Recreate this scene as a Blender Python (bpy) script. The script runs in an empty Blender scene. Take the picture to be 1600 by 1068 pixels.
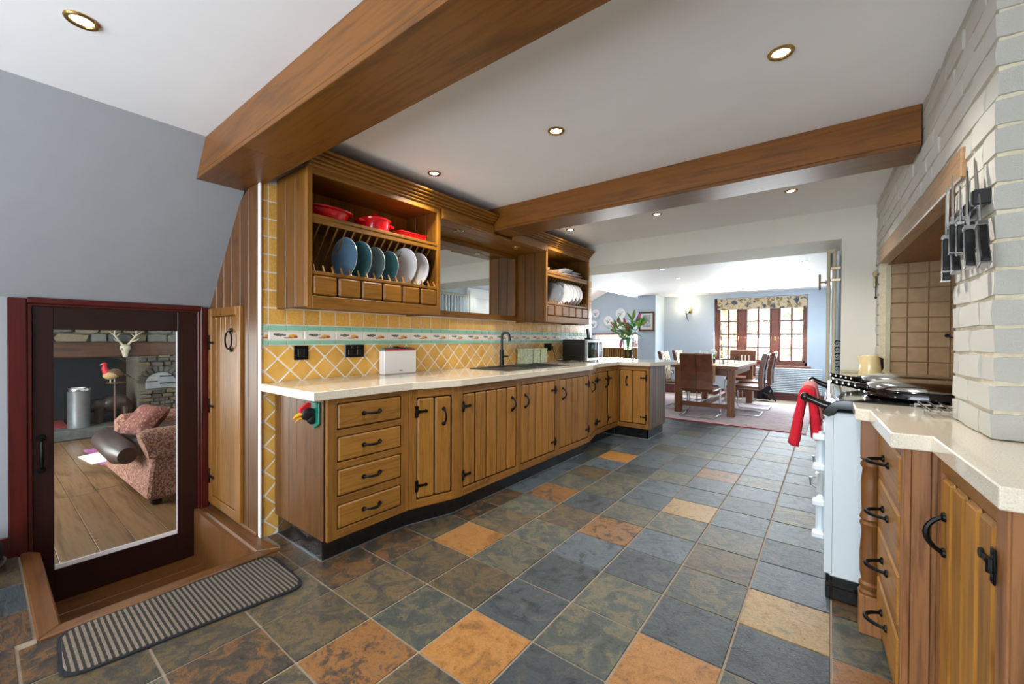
import bpy, bmesh, math, random
from mathutils import Vector, Matrix, noise
random.seed(7)
PI = math.pi
SC = bpy.context.scene
COL = SC.collection

# ---------------------------------------------------------------- camera, sky, lights, exposure
cam_d = bpy.data.cameras.new('camera'); cam = bpy.data.objects.new('camera', cam_d); COL.objects.link(cam)
YAW, PITCH, ROLL = math.radians(-37.5955), math.radians(-0.4985), math.radians(0.298)
_f = Vector((math.sin(YAW)*math.cos(PITCH), math.cos(YAW)*math.cos(PITCH), math.sin(PITCH)))
_r = Vector((math.cos(YAW), -math.sin(YAW), 0)); _u = _r.cross(_f)
_r2 = _r*math.cos(ROLL)+_u*math.sin(ROLL); _u2 = _u*math.cos(ROLL)-_r*math.sin(ROLL)
cam.matrix_world = Matrix(((_r2.x,_u2.x,-_f.x,0),(_r2.y,_u2.y,-_f.y,0),(_r2.z,_u2.z,-_f.z,1.1695),(0,0,0,1)))
cam_d.sensor_width = 36; cam_d.lens = 644.4/1600*36; cam_d.clip_start = .02; cam_d.clip_end = 200
SC.camera = cam
SC.cycles.diffuse_bounces = 8; SC.cycles.max_bounces = 14
SC.view_settings.view_transform = 'Standard'; SC.view_settings.look = 'None'
SC.view_settings.gamma = 1; SC.view_settings.use_curve_mapping = False
SC.view_settings.exposure = 1.0
W = bpy.data.worlds.new('sky'); SC.world = W; W.use_nodes = True
bg = W.node_tree.nodes['Background']; bg.inputs[0].default_value = (.80,.90,1.0,1); bg.inputs[1].default_value = 2.2

def area(name, loc, rot, sx, sy, power, col=(1,1,1)):
    l = bpy.data.lights.new(name, 'AREA'); l.shape = 'RECTANGLE'; l.size = sx; l.size_y = sy; l.energy = power; l.color = col
    o = bpy.data.objects.new(name, l); COL.objects.link(o); o.location = loc; o.rotation_euler = rot
    o.visible_glossy = True
    return o
# daylight entering by the windows behind the photographer, the dining room windows and the sitting room window
area('daylight_back_window', (-1.3,-2.1,1.25), (math.radians(118),0,0), 3.2, 1.9, 50, (.93,.96,1.0))
area('daylight_dining_window', (-1.12,9.66,1.3), (math.radians(-66),0,0), 1.5, 1.2, 84, (.90,.95,1.0))
area('daylight_garden_window', (-4.1,9.66,1.0), (math.radians(-70),0,0), 1.1, .45, 58, (.93,.97,1.0))
area('daylight_sitting_window', (-6.4,-1.5,.75), (PI/2,0,0), 2.4, 1.2, 105, (1.0,.97,.92))

# ---------------------------------------------------------------- materials
def lin(h):
    h = h.lstrip('#'); out = []
    for i in (0,2,4):
        c = int(h[i:i+2],16)/255
        out.append(c/12.92 if c <= .04045 else ((c+.055)/1.055)**2.4)
    return (*out,1)
class NT:
    def __init__(s, name):
        s.m = bpy.data.materials.new(name); s.m.use_nodes = True; s.t = s.m.node_tree; s.b = s.t.nodes['Principled BSDF']; s.out = s.t.nodes['Material Output']
    def n(s, typ, **kw):
        nd = s.t.nodes.new(typ)
        for k, v in kw.items():
            if k in nd.inputs: nd.inputs[k].default_value = v
            else: setattr(nd, k, v)
        return nd
    def l(s, a, b): s.t.links.new(a, b)
    def coords(s, scale=(1,1,1), rnd=True, rot=(0,0,0)):
        tc = s.n('ShaderNodeTexCoord'); mp = s.n('ShaderNodeMapping'); mp.inputs['Scale'].default_value = scale; mp.inputs['Rotation'].default_value = rot
        s.l(tc.outputs['Object'], mp.inputs['Vector'])
        if rnd:
            oi = s.n('ShaderNodeObjectInfo'); ml = s.n('ShaderNodeMath', operation='MULTIPLY'); ml.inputs[1].default_value = 37.0
            s.l(oi.outputs['Random'], ml.inputs[0]); s.l(ml.outputs[0], mp.inputs['Location'])
        return mp.outputs['Vector']
    def noise(s, vec, scale, detail=4, rough=.55, dist=0):
        nd = s.n('ShaderNodeTexNoise'); nd.inputs['Scale'].default_value = scale; nd.inputs['Detail'].default_value = detail
        nd.inputs['Roughness'].default_value = rough; nd.inputs['Distortion'].default_value = dist; s.l(vec, nd.inputs['Vector']); return nd.outputs['Fac']
    def ramp(s, fac, stops):
        r = s.n('ShaderNodeValToRGB'); e = r.color_ramp.elements
        while len(e) < len(stops): e.new(.5)
        for i, (p, c) in enumerate(stops): e[i].position = p; e[i].color = lin(c) if isinstance(c, str) else c
        s.l(fac, r.inputs[0]); return r.outputs[0]
    def mix(s, a, b, fac, blend='MIX'):
        m = s.n('ShaderNodeMix', data_type='RGBA', blend_type=blend)
        if isinstance(fac, (int,float)): m.inputs[0].default_value = fac
        else: s.l(fac, m.inputs[0])
        for i, v in ((6,a),(7,b)):
            if hasattr(v, 'links') or hasattr(v, 'is_linked'): s.l(v, m.inputs[i])
            else: m.inputs[i].default_value = v
        return m.outputs[2]
    def bump(s, h, strength=.3, dist=.01):
        b = s.n('ShaderNodeBump'); b.inputs['Strength'].default_value = strength; b.inputs['Distance'].default_value = dist
        s.l(h, b.inputs['Height']); s.l(b.outputs[0], s.b.inputs['Normal'])
    def set(s, col=None, rough=.5, metal=0, coat=0, spec=.5):
        if col is not None:
            if isinstance(col, str): s.b.inputs['Base Color'].default_value = lin(col)
            else: s.l(col, s.b.inputs['Base Color'])
        s.b.inputs['Roughness'].default_value = rough; s.b.inputs['Metallic'].default_value = metal
        s.b.inputs['Coat Weight'].default_value = coat; s.b.inputs['Specular IOR Level'].default_value = spec
        return s.m
M = {}
def plain(name, col, rough=.5, metal=0, coat=0, nscale=30, var=.06, bump=.0, spec=.5):
    t = NT(name); v = t.coords(); f = t.noise(v, nscale, 3)
    c = lin(col); d = tuple(x*(1-var) for x in c[:3])+(1,); u = tuple(min(1,x*(1+var)) for x in c[:3])+(1,)
    t.set(t.ramp(f, [(.3,d),(.7,u)]), rough, metal, coat, spec)
    if bump: t.bump(f, bump, .004)
    M[name] = t.m; return t.m
def wood(name, light, dark, axis='z', rough=.42, scale=1.0, pore=.66, coat=0.0, bump=.12):
    t = NT(name); a, c = 1.0*scale, 9.0*scale
    sc = {'x':(a,c,c),'y':(c,a,c),'z':(c,c,a)}[axis]; a2, c2 = 4*scale, 90*scale
    sc2 = {'x':(a2,c2,c2),'y':(c2,a2,c2),'z':(c2,c2,a2)}[axis]
    v = t.coords(sc); v2 = t.coords(sc2)
    f1 = t.noise(v, 1.6, 5, .6, 1.6); f2 = t.noise(v2, 1.0, 3, .6)
    c1 = t.ramp(f1, [(.30,dark),(.48,light),(.62,light),(.78,dark)])
    c2_ = t.ramp(f2, [(.36,(pore,pore,pore,1)),(.52,(1,1,1,1))])
    col = t.mix(c1, c2_, .8, 'MULTIPLY')
    k1, k2 = 2.4*scale, 3.6*scale; vk = t.coords({'x':(k1,k2,k2),'y':(k2,k1,k2),'z':(k2,k2,k1)}[axis])
    vo = t.n('ShaderNodeTexVoronoi'); vo.inputs['Scale'].default_value = 1.0; t.l(vk, vo.inputs['Vector'])
    col = t.mix(col, t.ramp(vo.outputs['Distance'], [(.018,(.30,.24,.18,1)),(.05,(.72,.66,.6,1)),(.10,(1,1,1,1))]), .9, 'MULTIPLY')
    oi = t.n('ShaderNodeObjectInfo'); hv = t.n('ShaderNodeHueSaturation')
    mr = t.n('ShaderNodeMapRange'); mr.inputs['To Min'].default_value = .88; mr.inputs['To Max'].default_value = 1.13
    t.l(oi.outputs['Random'], mr.inputs['Value']); t.l(mr.outputs[0], hv.inputs['Value']); t.l(col, hv.inputs['Color'])
    t.set(hv.outputs[0], rough, 0, coat); t.bump(f2, bump, .002); M[name] = t.m; return t.m
def slate(name, stops, rough=.36):
    t = NT(name); v = t.coords((1,1,1))
    f1 = t.noise(v, 3.2, 9, .62, 1.2); f2 = t.noise(v, 24, 8, .7, 1.0); f3 = t.noise(v, 150, 4, .7); f4 = t.noise(v, 4.5, 5, .6, 2.2)
    def mad(x, m, c):
        n = t.n('ShaderNodeMath', operation='MULTIPLY_ADD'); t.l(x, n.inputs[0]); n.inputs[1].default_value = m; n.inputs[2].default_value = c; return n.outputs[0]
    def add(x, y):
        n = t.n('ShaderNodeMath', operation='ADD'); t.l(x, n.inputs[0]); t.l(y, n.inputs[1]); return n.outputs[0]
    s_ = add(mad(f1, 1.0, 0), mad(f2, .42, -.21))
    col = t.ramp(s_, stops)
    col = t.mix(col, t.ramp(f2, [(.30,(.62,.62,.62,1)),(.50,(1,1,1,1)),(.68,(1.0,1.0,1.0,1))]), .85, 'MULTIPLY')
    col = t.mix(col, t.ramp(f3, [(.34,(.45,.45,.45,1)),(.52,(1,1,1,1))]), .55, 'MULTIPLY')
    vein = t.ramp(f4, [(.488,(1,1,1,1)),(.4975,(.42,.40,.38,1)),(.503,(.42,.40,.38,1)),(.512,(1,1,1,1))]); col = t.mix(col, vein, .5, 'MULTIPLY')
    oi = t.n('ShaderNodeObjectInfo'); hv = t.n('ShaderNodeHueSaturation')
    mr = t.n('ShaderNodeMapRange'); mr.inputs['To Min'].default_value = .78; mr.inputs['To Max'].default_value = 1.12
    t.l(oi.outputs['Random'], mr.inputs['Value']); t.l(mr.outputs[0], hv.inputs['Value']); t.l(col, hv.inputs['Color'])
    t.set(hv.outputs[0], rough, 0, 0, .5)
    t.bump(add(add(mad(f1,.6,0), mad(f2,.55,0)), mad(f3,.10,0)), .75, .012); M[name] = t.m
def emit(name, col, strength):
    t = NT(name); t.b.inputs['Base Color'].default_value = lin(col); t.b.inputs['Emission Color'].default_value = lin(col); t.b.inputs['Emission Strength'].default_value = strength; M[name] = t.m
def glass(name, tint='#FFFFFF', ior=1.5, rough=.0):
    t = NT(name); tr = t.n('ShaderNodeBsdfTransparent'); tr.inputs[0].default_value = lin(tint); gl = t.n('ShaderNodeBsdfGlossy'); gl.inputs['Roughness'].default_value = rough
    fr = t.n('ShaderNodeFresnel'); fr.inputs[0].default_value = ior; mx = t.n('ShaderNodeMixShader'); t.l(fr.outputs[0], mx.inputs[0]); t.l(tr.outputs[0], mx.inputs[1]); t.l(gl.outputs[0], mx.inputs[2]); t.l(mx.outputs[0], t.out.inputs[0]); M[name] = t.m

for ax in 'xyz':
    wood('door_oak_'+ax, '#A06E2A', '#83551F', ax)
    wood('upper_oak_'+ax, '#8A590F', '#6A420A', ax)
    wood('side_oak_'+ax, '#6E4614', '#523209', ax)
    wood('frame_oak_'+ax, '#8F6024', '#744B1A', ax)
    wood('beam_oak_'+ax, '#744611', '#58350C', ax, scale=.7, rough=.38)
    wood('panel_oak_'+ax, '#67411C', '#4F3012', ax)
    wood('threshold_oak_'+ax, '#6A421E', '#452811', ax, scale=.8, rough=.4)
    wood('mahogany_'+ax, '#48130E', '#2E0B09', ax, scale=.7, rough=.3)
    wood('dark_mahogany_'+ax, '#260F0C', '#170908', ax, scale=.7, rough=.32)
    wood('pale_oak_'+ax, '#967452', '#7A5A3C', ax, rough=.4)
    wood('table_oak_'+ax, '#7E4E28', '#5C3516', ax)
wood('grey_oak_z', '#7A675A', '#5E4E44', 'z'); wood('right_oak_z', '#92633C', '#714627', 'z')
wood('brown_oak_z', '#6E451E', '#4E2F14', 'z'); wood('cupboard_oak_z', '#91622C', '#71471C', 'z', rough=.3)
wood('old_floor_x', '#7A5C3E', '#4E3824', 'x', scale=.6, rough=.35); wood('mantel_x', '#4A2E1C', '#2A190F', 'y', scale=.6)
plain('dark_gap', '#1C1209', .7); plain('iron', '#141516', .42, .7, nscale=80, bump=.25); plain('black_granite', '#0E0F11', .16, 0, .4, nscale=40, var=.5)
plain('wall_grey', '#95989C', .75, nscale=6, var=.025, bump=.05); plain('ceiling_white', '#EEF0F2', .8, nscale=3, var=.02, bump=.05)
plain('header_cream', '#D6D5CB', .75, nscale=5, var=.02, bump=.06); plain('dining_blue', '#BAC8D4', .75, nscale=5, var=.02); plain('white_paint', '#EDEFF0', .6, var=.015)
plain('reveal_cream', '#B9B49C', .7); plain('grout_floor', '#8A7C6A', .85, nscale=120, var=.15, bump=.3); plain('grout_white', '#F0E9DD', .75, nscale=90, var=.04)
plain('skirting_red', '#4A1A20', .35); plain('chrome', '#D8DADC', .12, 1, var=.01); plain('brushed_steel', '#B9BCC0', .3, 1, nscale=90, var=.05); plain('nickel', '#B8A488', .25, 1)
plain('brass', '#B89455', .25, 1); plain('white_ceramic', '#E9EAEB', .18, 0, .5, var=.01); plain('red_glaze', '#C8101C', .14, 0, .6, nscale=14, var=.12)
plain('white_plastic', '#E8E6E4', .35, var=.01); plain('black_plastic', '#121314', .35, var=.1); plain('black_gloss', '#0A0B0D', .08, 0, .6, var=.1); plain('sink_black', '#222326', .45, nscale=200, var=.3)
plain('enamel_blue', '#D2DEE4', .12, 0, .6, nscale=4, var=.015); plain('enamel_black', '#0B0B0C', .1, 0, .5, var=.1); plain('cream_ceramic', '#E9D6A2', .2, 0, .5, var=.02)
plain('leather_brown', '#6B3B20', .4, 0, .15, nscale=9, var=.28, bump=.15); plain('leather_dark', '#2E1D1A', .42, 0, .0, nscale=7, var=.2); plain('towel_red', '#C4122A', .95, nscale=300, var=.2, bump=.5); plain('towel_pink', '#D88A8A', .95, nscale=200, var=.25, bump=.5)
plain('brick_white', '#DAD8CE', .7, nscale=55, var=.05, bump=1.0); plain('mortar_white', '#CFC6AC', .85, nscale=60, var=.1, bump=.8)
plain('leaf_green', '#4C9A44', .4, nscale=20, var=.3); plain('leaf_light', '#8DC058', .45, nscale=20, var=.2); plain('stem_green', '#6E9A50', .5); plain('bud_pink', '#B8607C', .45, nscale=40, var=.3); plain('bud_green', '#8CA35A', .45)
plain('burgundy_wood', '#6A2A2A', .4, var=.15); plain('black_cloth', '#14161B', .85, nscale=60, var=.3, bump=.3); plain('radiator_white', '#DCE6EC', .3, var=.01); plain('rust_iron', '#3B3634', .6, .5)
plain('stone_grey', '#605F5A', .85, nscale=16, var=.35, bump=.9); plain('stone_brown', '#69604C', .85, nscale=16, var=.35, bump=.9); plain('stone_dark', '#4A4B4A', .9, nscale=14, var=.4, bump=.9); plain('soot', '#17181A', .9, nscale=10, var=.5, bump=.5); plain('mortar_grey', '#6B675E', .9, nscale=40, var=.2)
plain('galvanised', '#A9B2BA', .35, .8, nscale=6, var=.15); plain('bone', '#B9B29C', .6, nscale=30, var=.15); plain('bone_dark', '#8B8470', .7, nscale=30, var=.3); plain('statue_brown', '#3A2C26', .35, 0, .2, nscale=12, var=.4)
plain('feather_brown', '#4E3824', .7, nscale=70, var=.5); plain('feather_buff', '#A88C60', .7, nscale=70, var=.35); plain('feather_red', '#B01426', .6); plain('magazine_pink', '#B06AA0', .5, nscale=12, var=.5); plain('paper_white', '#ECEAE6', .6, var=.02); plain('rug_red', '#8E2A33', .9, nscale=30, var=.4)
plain('plate_blue', '#5F7F97', .2, 0, .4, nscale=12, var=.14); plain('plate_teal', '#4C7C88', .2, 0, .4, nscale=12, var=.14); plain('plate_grey', '#72888F', .2, 0, .4, nscale=12, var=.12); plain('plate_rim', '#D9DCD8', .25, 0, .3); plain('plate_glass', '#99A2A8', .15, 0, .4); plain('plate_white', '#D9D8DA', .2, 0, .4, var=.03)
plain('green_plaque', '#0E6B55', .3, 0, .4, nscale=25, var=.35); plain('beak_yellow', '#E5A41C', .35); plain('comb_red', '#D21E2C', .35); plain('feather_black', '#17171B', .4, nscale=30, var=.5); plain('board_green', '#2F9B6A', .4); plain('board_red', '#D8203A', .4); plain('board_blue', '#2B6EA8', .4)
plain('terracotta_dark', '#5A3B2E', .6); plain('runner_straw', '#C8AE84', .85, nscale=160, var=.25, bump=.4); plain('green_cloth', '#5C7A5A', .8); plain('ornament_brass', '#B9AF84', .4, .3, nscale=60, var=.3); plain('window_wood', '#7A4636', .35, nscale=10, var=.25)
plain('grass', '#6FA63A', .9, nscale=6, var=.3); plain('gravel', '#D6CDBC', .9, nscale=40, var=.2); plain('autumn_leaf', '#E6CBA6', .8, nscale=6, var=.4); plain('hedge_green', '#D3DBAE', .8, nscale=5, var=.4); plain('trunk', '#6A503C', .9)
emit('lamp_glow', '#FFE2B8', 22); emit('sconce_glow', '#FFDFA8', 14); emit('led_glow', '#FFF1DC', 14)
glass('pane', '#F4F8F8'); glass('vase_glass', '#EDF4F2', 1.18); glass('water', '#E4D9C8', 1.12); glass('tumbler', '#F0F5F6', 1.2)

slate('slate_blue', [(.34,'#2F363C'),(.44,'#47525A'),(.52,'#56636B'),(.58,'#4E5A60'),(.68,'#6C7069')])
slate('slate_dark', [(.34,'#262B2F'),(.45,'#383F44'),(.52,'#485156'),(.57,'#3C4448'),(.66,'#5A5A52')])
slate('slate_green', [(.30,'#3A4140'),(.46,'#4B514B'),(.52,'#585A4E'),(.555,'#736A4E'),(.72,'#4E5149')])
slate('slate_olive', [(.30,'#34322C'),(.45,'#474238'),(.52,'#554C3B'),(.56,'#6E5A36'),(.70,'#44413A')])
slate('slate_brown', [(.30,'#2C2824'),(.46,'#42392E'),(.52,'#5A452E'),(.56,'#7A5228'),(.70,'#3A352E')])
slate('slate_rust', [(.34,'#3A332F'),(.44,'#5E4630'),(.48,'#86582A'),(.58,'#8F6232'),(.66,'#54463A')])
slate('slate_orange', [(.30,'#7A552C'),(.42,'#A06C2C'),(.55,'#AE7A3E'),(.66,'#A1723C'),(.78,'#6A5640')])
slate('slate_yellow', [(.32,'#6E5840'),(.42,'#937548'),(.54,'#A08654'),(.62,'#8A7852'),(.72,'#666150')])
slate('slate_pattern', [(.40,'#3E342E'),(.46,'#A8742E'),(.50,'#5E5044'),(.535,'#B07A36'),(.57,'#7A6A58'),(.60,'#A87434'),(.66,'#463A32')])

def tile_yellow():
    t = NT('tile_yellow'); v = t.coords(); f = t.noise(v, 8, 3)
    col = t.ramp(f, [(.3,'#DEA748'),(.55,'#E8B55C'),(.75,'#ECC276')])
    oi = t.n('ShaderNodeObjectInfo'); hv = t.n('ShaderNodeHueSaturation'); mr = t.n('ShaderNodeMapRange'); mr.inputs['To Min'].default_value = .9; mr.inputs['To Max'].default_value = 1.08
    t.l(oi.outputs['Random'], mr.inputs['Value']); t.l(mr.outputs[0], hv.inputs['Value']); t.l(col, hv.inputs['Color'])
    t.set(hv.outputs[0], .16, 0, .4); t.bump(f, .08, .01); M['tile_yellow'] = t.m
tile_yellow()
plain('tile_green', '#93CDB2', .15, 0, .5, nscale=8, var=.1); plain('alcove_tile', '#9C8160', .45, nscale=14, var=.15, bump=.35); plain('alcove_grout', '#8E7A5C', .8)
def tile_picture():
    # printed border tile: birds and fruit sprigs on white
    t = NT('tile_picture'); v = t.coords((1,1,1), rnd=False); w = t.noise(t.coords((1,1,1)), 60, 3, .6, .8)
    base = t.ramp(w, [(0,'#EFE9DF'),(1,'#F3EEE6')]); sx = t.n('ShaderNodeSeparateXYZ'); t.l(v, sx.inputs[0])
    def blob(cy, cz, ry, rz, col, base, lo=.75, hi=1.05):
        a = t.n('ShaderNodeVectorMath', operation='SUBTRACT'); t.l(v, a.inputs[0]); a.inputs[1].default_value = (0,cy,cz)
        b = t.n('ShaderNodeVectorMath', operation='MULTIPLY'); t.l(a.outputs[0], b.inputs[0]); b.inputs[1].default_value = (0,1/ry,1/rz)
        ln = t.n('ShaderNodeVectorMath', operation='LENGTH'); t.l(b.outputs[0], ln.inputs[0])
        ad = t.n('ShaderNodeMath', operation='ADD'); m = t.n('ShaderNodeMath', operation='MULTIPLY_ADD'); t.l(w, m.inputs[0]); m.inputs[1].default_value = 1.6; m.inputs[2].default_value = -.8
        t.l(ln.outputs['Value'], ad.inputs[0]); t.l(m.outputs[0], ad.inputs[1])
        fac = t.ramp(ad.outputs[0], [(lo,(1,1,1,1)),(hi,(0,0,0,1))]); return t.mix(base, lin(col), fac)
    c = blob(-.030,.004,.030,.010,'#7A7266',base); c = blob(-.052,.006,.014,.006,'#4E4C4A',c); c = blob(.030,-.004,.026,.012,'#E7A63C',c); c = blob(.046,-.009,.012,.007,'#B8482C',c); c = blob(.01,-.014,.03,.004,'#8F6A48',c)
    t.set(c, .18, 0, .4); M['tile_picture'] = t.m
tile_picture()
def worktop_mat():
    t = NT('worktop_quartz'); v = t.coords(rnd=False); f = t.noise(v, 260, 2, .5); g = t.noise(v, 420, 2, .5)
    c = t.ramp(f, [(.30,'#CFC2A8'),(.42,'#DED4BE'),(.60,'#E2D9C8'),(.72,'#EEE8DC')]); d = t.ramp(g, [(.26,(.72,.68,.64,1)),(.34,(1,1,1,1))])
    t.set(t.mix(c, d, .7, 'MULTIPLY'), .14, 0, .4); M['worktop_quartz'] = t.m
worktop_mat()
def stripes(name, c1, c2, axis, freq, duty=.5, bump=.5):
    t = NT(name); v = t.coords(rnd=False); sx = t.n('ShaderNodeSeparateXYZ'); t.l(v, sx.inputs[0]); n = t.noise(v, 160, 3)
    m = t.n('ShaderNodeMath', operation='MULTIPLY'); m.inputs[1].default_value = freq; t.l(sx.outputs[axis], m.inputs[0])
    a = t.n('ShaderNodeMath', operation='MULTIPLY_ADD'); a.inputs[1].default_value = .25; t.l(n, a.inputs[0]); t.l(m.outputs[0], a.inputs[2])
    f = t.n('ShaderNodeMath', operation='FRACT'); t.l(a.outputs[0], f.inputs[0])
    c = t.ramp(f.outputs[0], [(duty-.04,c1),(duty+.04,c2)]); cn = t.ramp(n, [(.35,(.6,.6,.6,1)),(.65,(1.0,1.0,1.0,1))])
    t.set(t.mix(c, cn, .8, 'MULTIPLY'), .95); t.bump(n, bump, .01); M[name] = t.m
stripes('mat_stripe', '#2C2822', '#7E7264', 1, 56, .5)
def rug_mat():
    t = NT('rug_weave'); v = t.coords((1,6,1), rnd=False); v2 = t.coords((1,1,1), rnd=False); f = t.noise(v, 5, 6, .7); g = t.noise(v2, 90, 3); h = t.noise(v2, 3, 4)
    c = t.ramp(f, [(.34,'#6E5F70'),(.43,'#B5A9AE'),(.49,'#CDBDBA'),(.55,'#9C7A84'),(.62,'#8A93A6')]); d = t.ramp(h, [(.35,'#C9B4B4'),(.6,'#D8D6D8')])
    c = t.mix(c, d, .25); t.set(t.mix(c, t.ramp(g, [(.3,(.7,.7,.7,1)),(.7,(1,1,1,1))]), .6, 'MULTIPLY'), .95); t.bump(g, .4, .01); M['rug_weave'] = t.m
rug_mat()
def blotch(name, base, spots, scale=14, lo=.56, hi=.60, rough=.85):
    t = NT(name); v = t.coords(rnd=False); c = None; b = lin(base); cur = b
    for i, (col, sc) in enumerate(spots):
        mp = t.n('ShaderNodeMapping'); mp.inputs['Location'].default_value = (i*3.1,i*1.7,i*.9); t.l(v, mp.inputs[0]); f = t.noise(mp.outputs[0], scale*sc, 3, .5, .4)
        cur = t.mix(cur, lin(col), t.ramp(f, [(lo,(0,0,0,1)),(hi,(1,1,1,1))]))
    t.set(cur, rough); M[name] = t.m
blotch('blind_floral', '#C9B795', [('#4A5568',1.0),('#8C7A55',1.3)], 13)
blotch('paisley', '#65382F', [('#936A58',3),('#532A28',3.6),('#A07862',6)], 14, .5, .58, .9)
blotch('cushion_fabric', '#6A3830', [('#8E6250',3),('#542826',4)], 14, .5, .58, .9)
blotch('hen_print', '#ECE6E2', [('#B8392E',1.4)], 24, .52, .56, .3); blotch('tin_gingham', '#D0D6B2', [('#E0E4CA',1),('#B2C6A4',1.2)], 30, .5, .54, .4)
blotch('sea_print', '#9DB4C8', [('#D6DEE2',1),('#6C88A4',1.6),('#B9B59A',2.4)], 12, .5, .56, .4); blotch('plate_print', '#E6E8EA', [('#4F5A78',1.0),('#7C8A60',1.5)], 16, .58, .62, .2); blotch('cow_leather', '#D9CDB2', [('#5A4232',1.2)], 12, .54, .57, .8)
# ---------------------------------------------------------------- geometry helpers
class MB:
    def __init__(s): s.bm = bmesh.new()
    def _add(s, vs, fs):
        v = [s.bm.verts.new(p) for p in vs]; out = []
        for f in fs:
            try: out.append(s.bm.faces.new([v[i] for i in f]))
            except ValueError: pass
        return v, out
    def hexa(s, p, bevel=0):
        v, f = s._add(p, [(0,3,2,1),(4,5,6,7),(0,1,5,4),(1,2,6,5),(2,3,7,6),(3,0,4,7)])
        if bevel:
            es = list({e for x in f for e in x.edges}); bmesh.ops.bevel(s.bm, geom=es, offset=bevel, segments=1, affect='EDGES', profile=.5, clamp_overlap=True)
        return s
    def box(s, x0, x1, y0, y1, z0, z1, bevel=0, rot=None, m=None):
        p = [Vector(q) for q in ((x0,y0,z0),(x1,y0,z0),(x1,y1,z0),(x0,y1,z0),(x0,y0,z1),(x1,y0,z1),(x1,y1,z1),(x0,y1,z1))]
        if rot:
            c = Vector(((x0+x1)/2,(y0+y1)/2,(z0+z1)/2)); r = Matrix.Rotation(rot[0],3,rot[1]); p = [r@(q-c)+c for q in p]
        if m: p = [m@q for q in p]
        return s.hexa(p, bevel)
    def prism(s, poly, a, b, axis='z', bevel=0, m=None):
        # poly: 2-D points; extruded from a to b along axis
        def P(u, v, w): return {'z':(u,v,w),'x':(w,u,v),'y':(u,w,v)}[axis]
        n = len(poly); vs = [Vector(P(u,v,a)) for u,v in poly]+[Vector(P(u,v,b)) for u,v in poly]
        if m: vs = [m@q for q in vs]
        fs = [tuple(range(n)), tuple(range(2*n-1,n-1,-1))]+[((i+1)%n,i,n+i,n+(i+1)%n) for i in range(n)]
        v, f = s._add(vs, fs)
        bmesh.ops.recalc_face_normals(s.bm, faces=f)
        if bevel: bmesh.ops.bevel(s.bm, geom=list({e for x in f for e in x.edges}), offset=bevel, segments=1, affect='EDGES', clamp_overlap=True)
        return s
    def lathe(s, prof, c=(0,0,0), seg=24, axis='z', m=None, sx=1, sy=1, arc=None):
        c = Vector(c); rings = []
        for r, z in prof:
            ring = []
            for k in range(seg):
                a = 2*PI*k/seg; u, v = r*math.cos(a)*sx, r*math.sin(a)*sy
                q = Vector({'z':(u,v,z),'x':(z,u,v),'y':(v,z,u)}[axis])
                if m: q = m@q
                ring.append(s.bm.verts.new(q+c))
            rings.append(ring)
        fs = []
        for i in range(len(rings)-1):
            for k in range(seg):
                k2 = (k+1)%seg; fs.append(s.bm.faces.new((rings[i][k],rings[i][k2],rings[i+1][k2],rings[i+1][k])))
        if prof[0][0] > 1e-6: fs.append(s.bm.faces.new(rings[0][::-1]))
        if prof[-1][0] > 1e-6: fs.append(s.bm.faces.new(rings[-1]))
        bmesh.ops.remove_doubles(s.bm, verts=[v for r in (rings[0],rings[-1]) for v in r], dist=1e-6)
        return s
    def tube(s, pts, r, seg=8, cap=True, flat=1.0):
        pts = [Vector(p) for p in pts]; n = len(pts); rr = r if isinstance(r,(list,tuple)) else [r]*n
        t0 = (pts[1]-pts[0]).normalized(); up = Vector((0,0,1)) if abs(t0.z) < .9 else Vector((1,0,0)); nx = t0.cross(up).normalized(); rings = []
        for i in range(n):
            t = ((pts[min(i+1,n-1)]-pts[i]).normalized()+(pts[i]-pts[max(i-1,0)]).normalized())
            t = t.normalized() if t.length > 1e-6 else t0
            nx = (nx-t*nx.dot(t)).normalized(); ny = t.cross(nx)
            rings.append([s.bm.verts.new(pts[i]+nx*rr[i]*math.cos(2*PI*k/seg)+ny*rr[i]*flat*math.sin(2*PI*k/seg)) for k in range(seg)])
        for i in range(n-1):
            for k in range(seg):
                k2 = (k+1)%seg; s.bm.faces.new((rings[i][k],rings[i][k2],rings[i+1][k2],rings[i+1][k]))
        if cap: s.bm.faces.new(rings[0][::-1]); s.bm.faces.new(rings[-1])
        return s
    def ball(s, c, r, sx=1, sy=1, sz=1, seg=16, ring=10, m=None):
        prof = [(math.sin(PI*i/ring)*r, -math.cos(PI*i/ring)*r) for i in range(ring+1)]
        mm = (m if m else Matrix.Identity(3)) @ Matrix.Diagonal((sx,sy,sz)); return s.lathe(prof, c, seg, m=mm)
    def grid(s, fn, nu, nv, closed=False):
        vs = [[s.bm.verts.new(fn(i/nu, j/nv)) for j in range(nv+1)] for i in range(nu+1)]
        for i in range(nu):
            for j in range(nv): s.bm.faces.new((vs[i][j],vs[i+1][j],vs[i+1][j+1],vs[i][j+1]))
        return s
    def mesh(s, name, mat, off=(0,0,0), smooth=None, solid=0):
        bmesh.ops.recalc_face_normals(s.bm, faces=s.bm.faces[:])
        me = bpy.data.meshes.new(name)
        if off != (0,0,0): bmesh.ops.translate(s.bm, verts=s.bm.verts[:], vec=-Vector(off))
        if smooth is not None:
            for f in s.bm.faces: f.smooth = True
            for e in s.bm.edges:
                if len(e.link_faces) == 2 and e.calc_face_angle(0) > smooth: e.smooth = False
        s.bm.to_mesh(me); s.bm.free()
        if mat: me.materials.append(M[mat])
        return me
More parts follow.
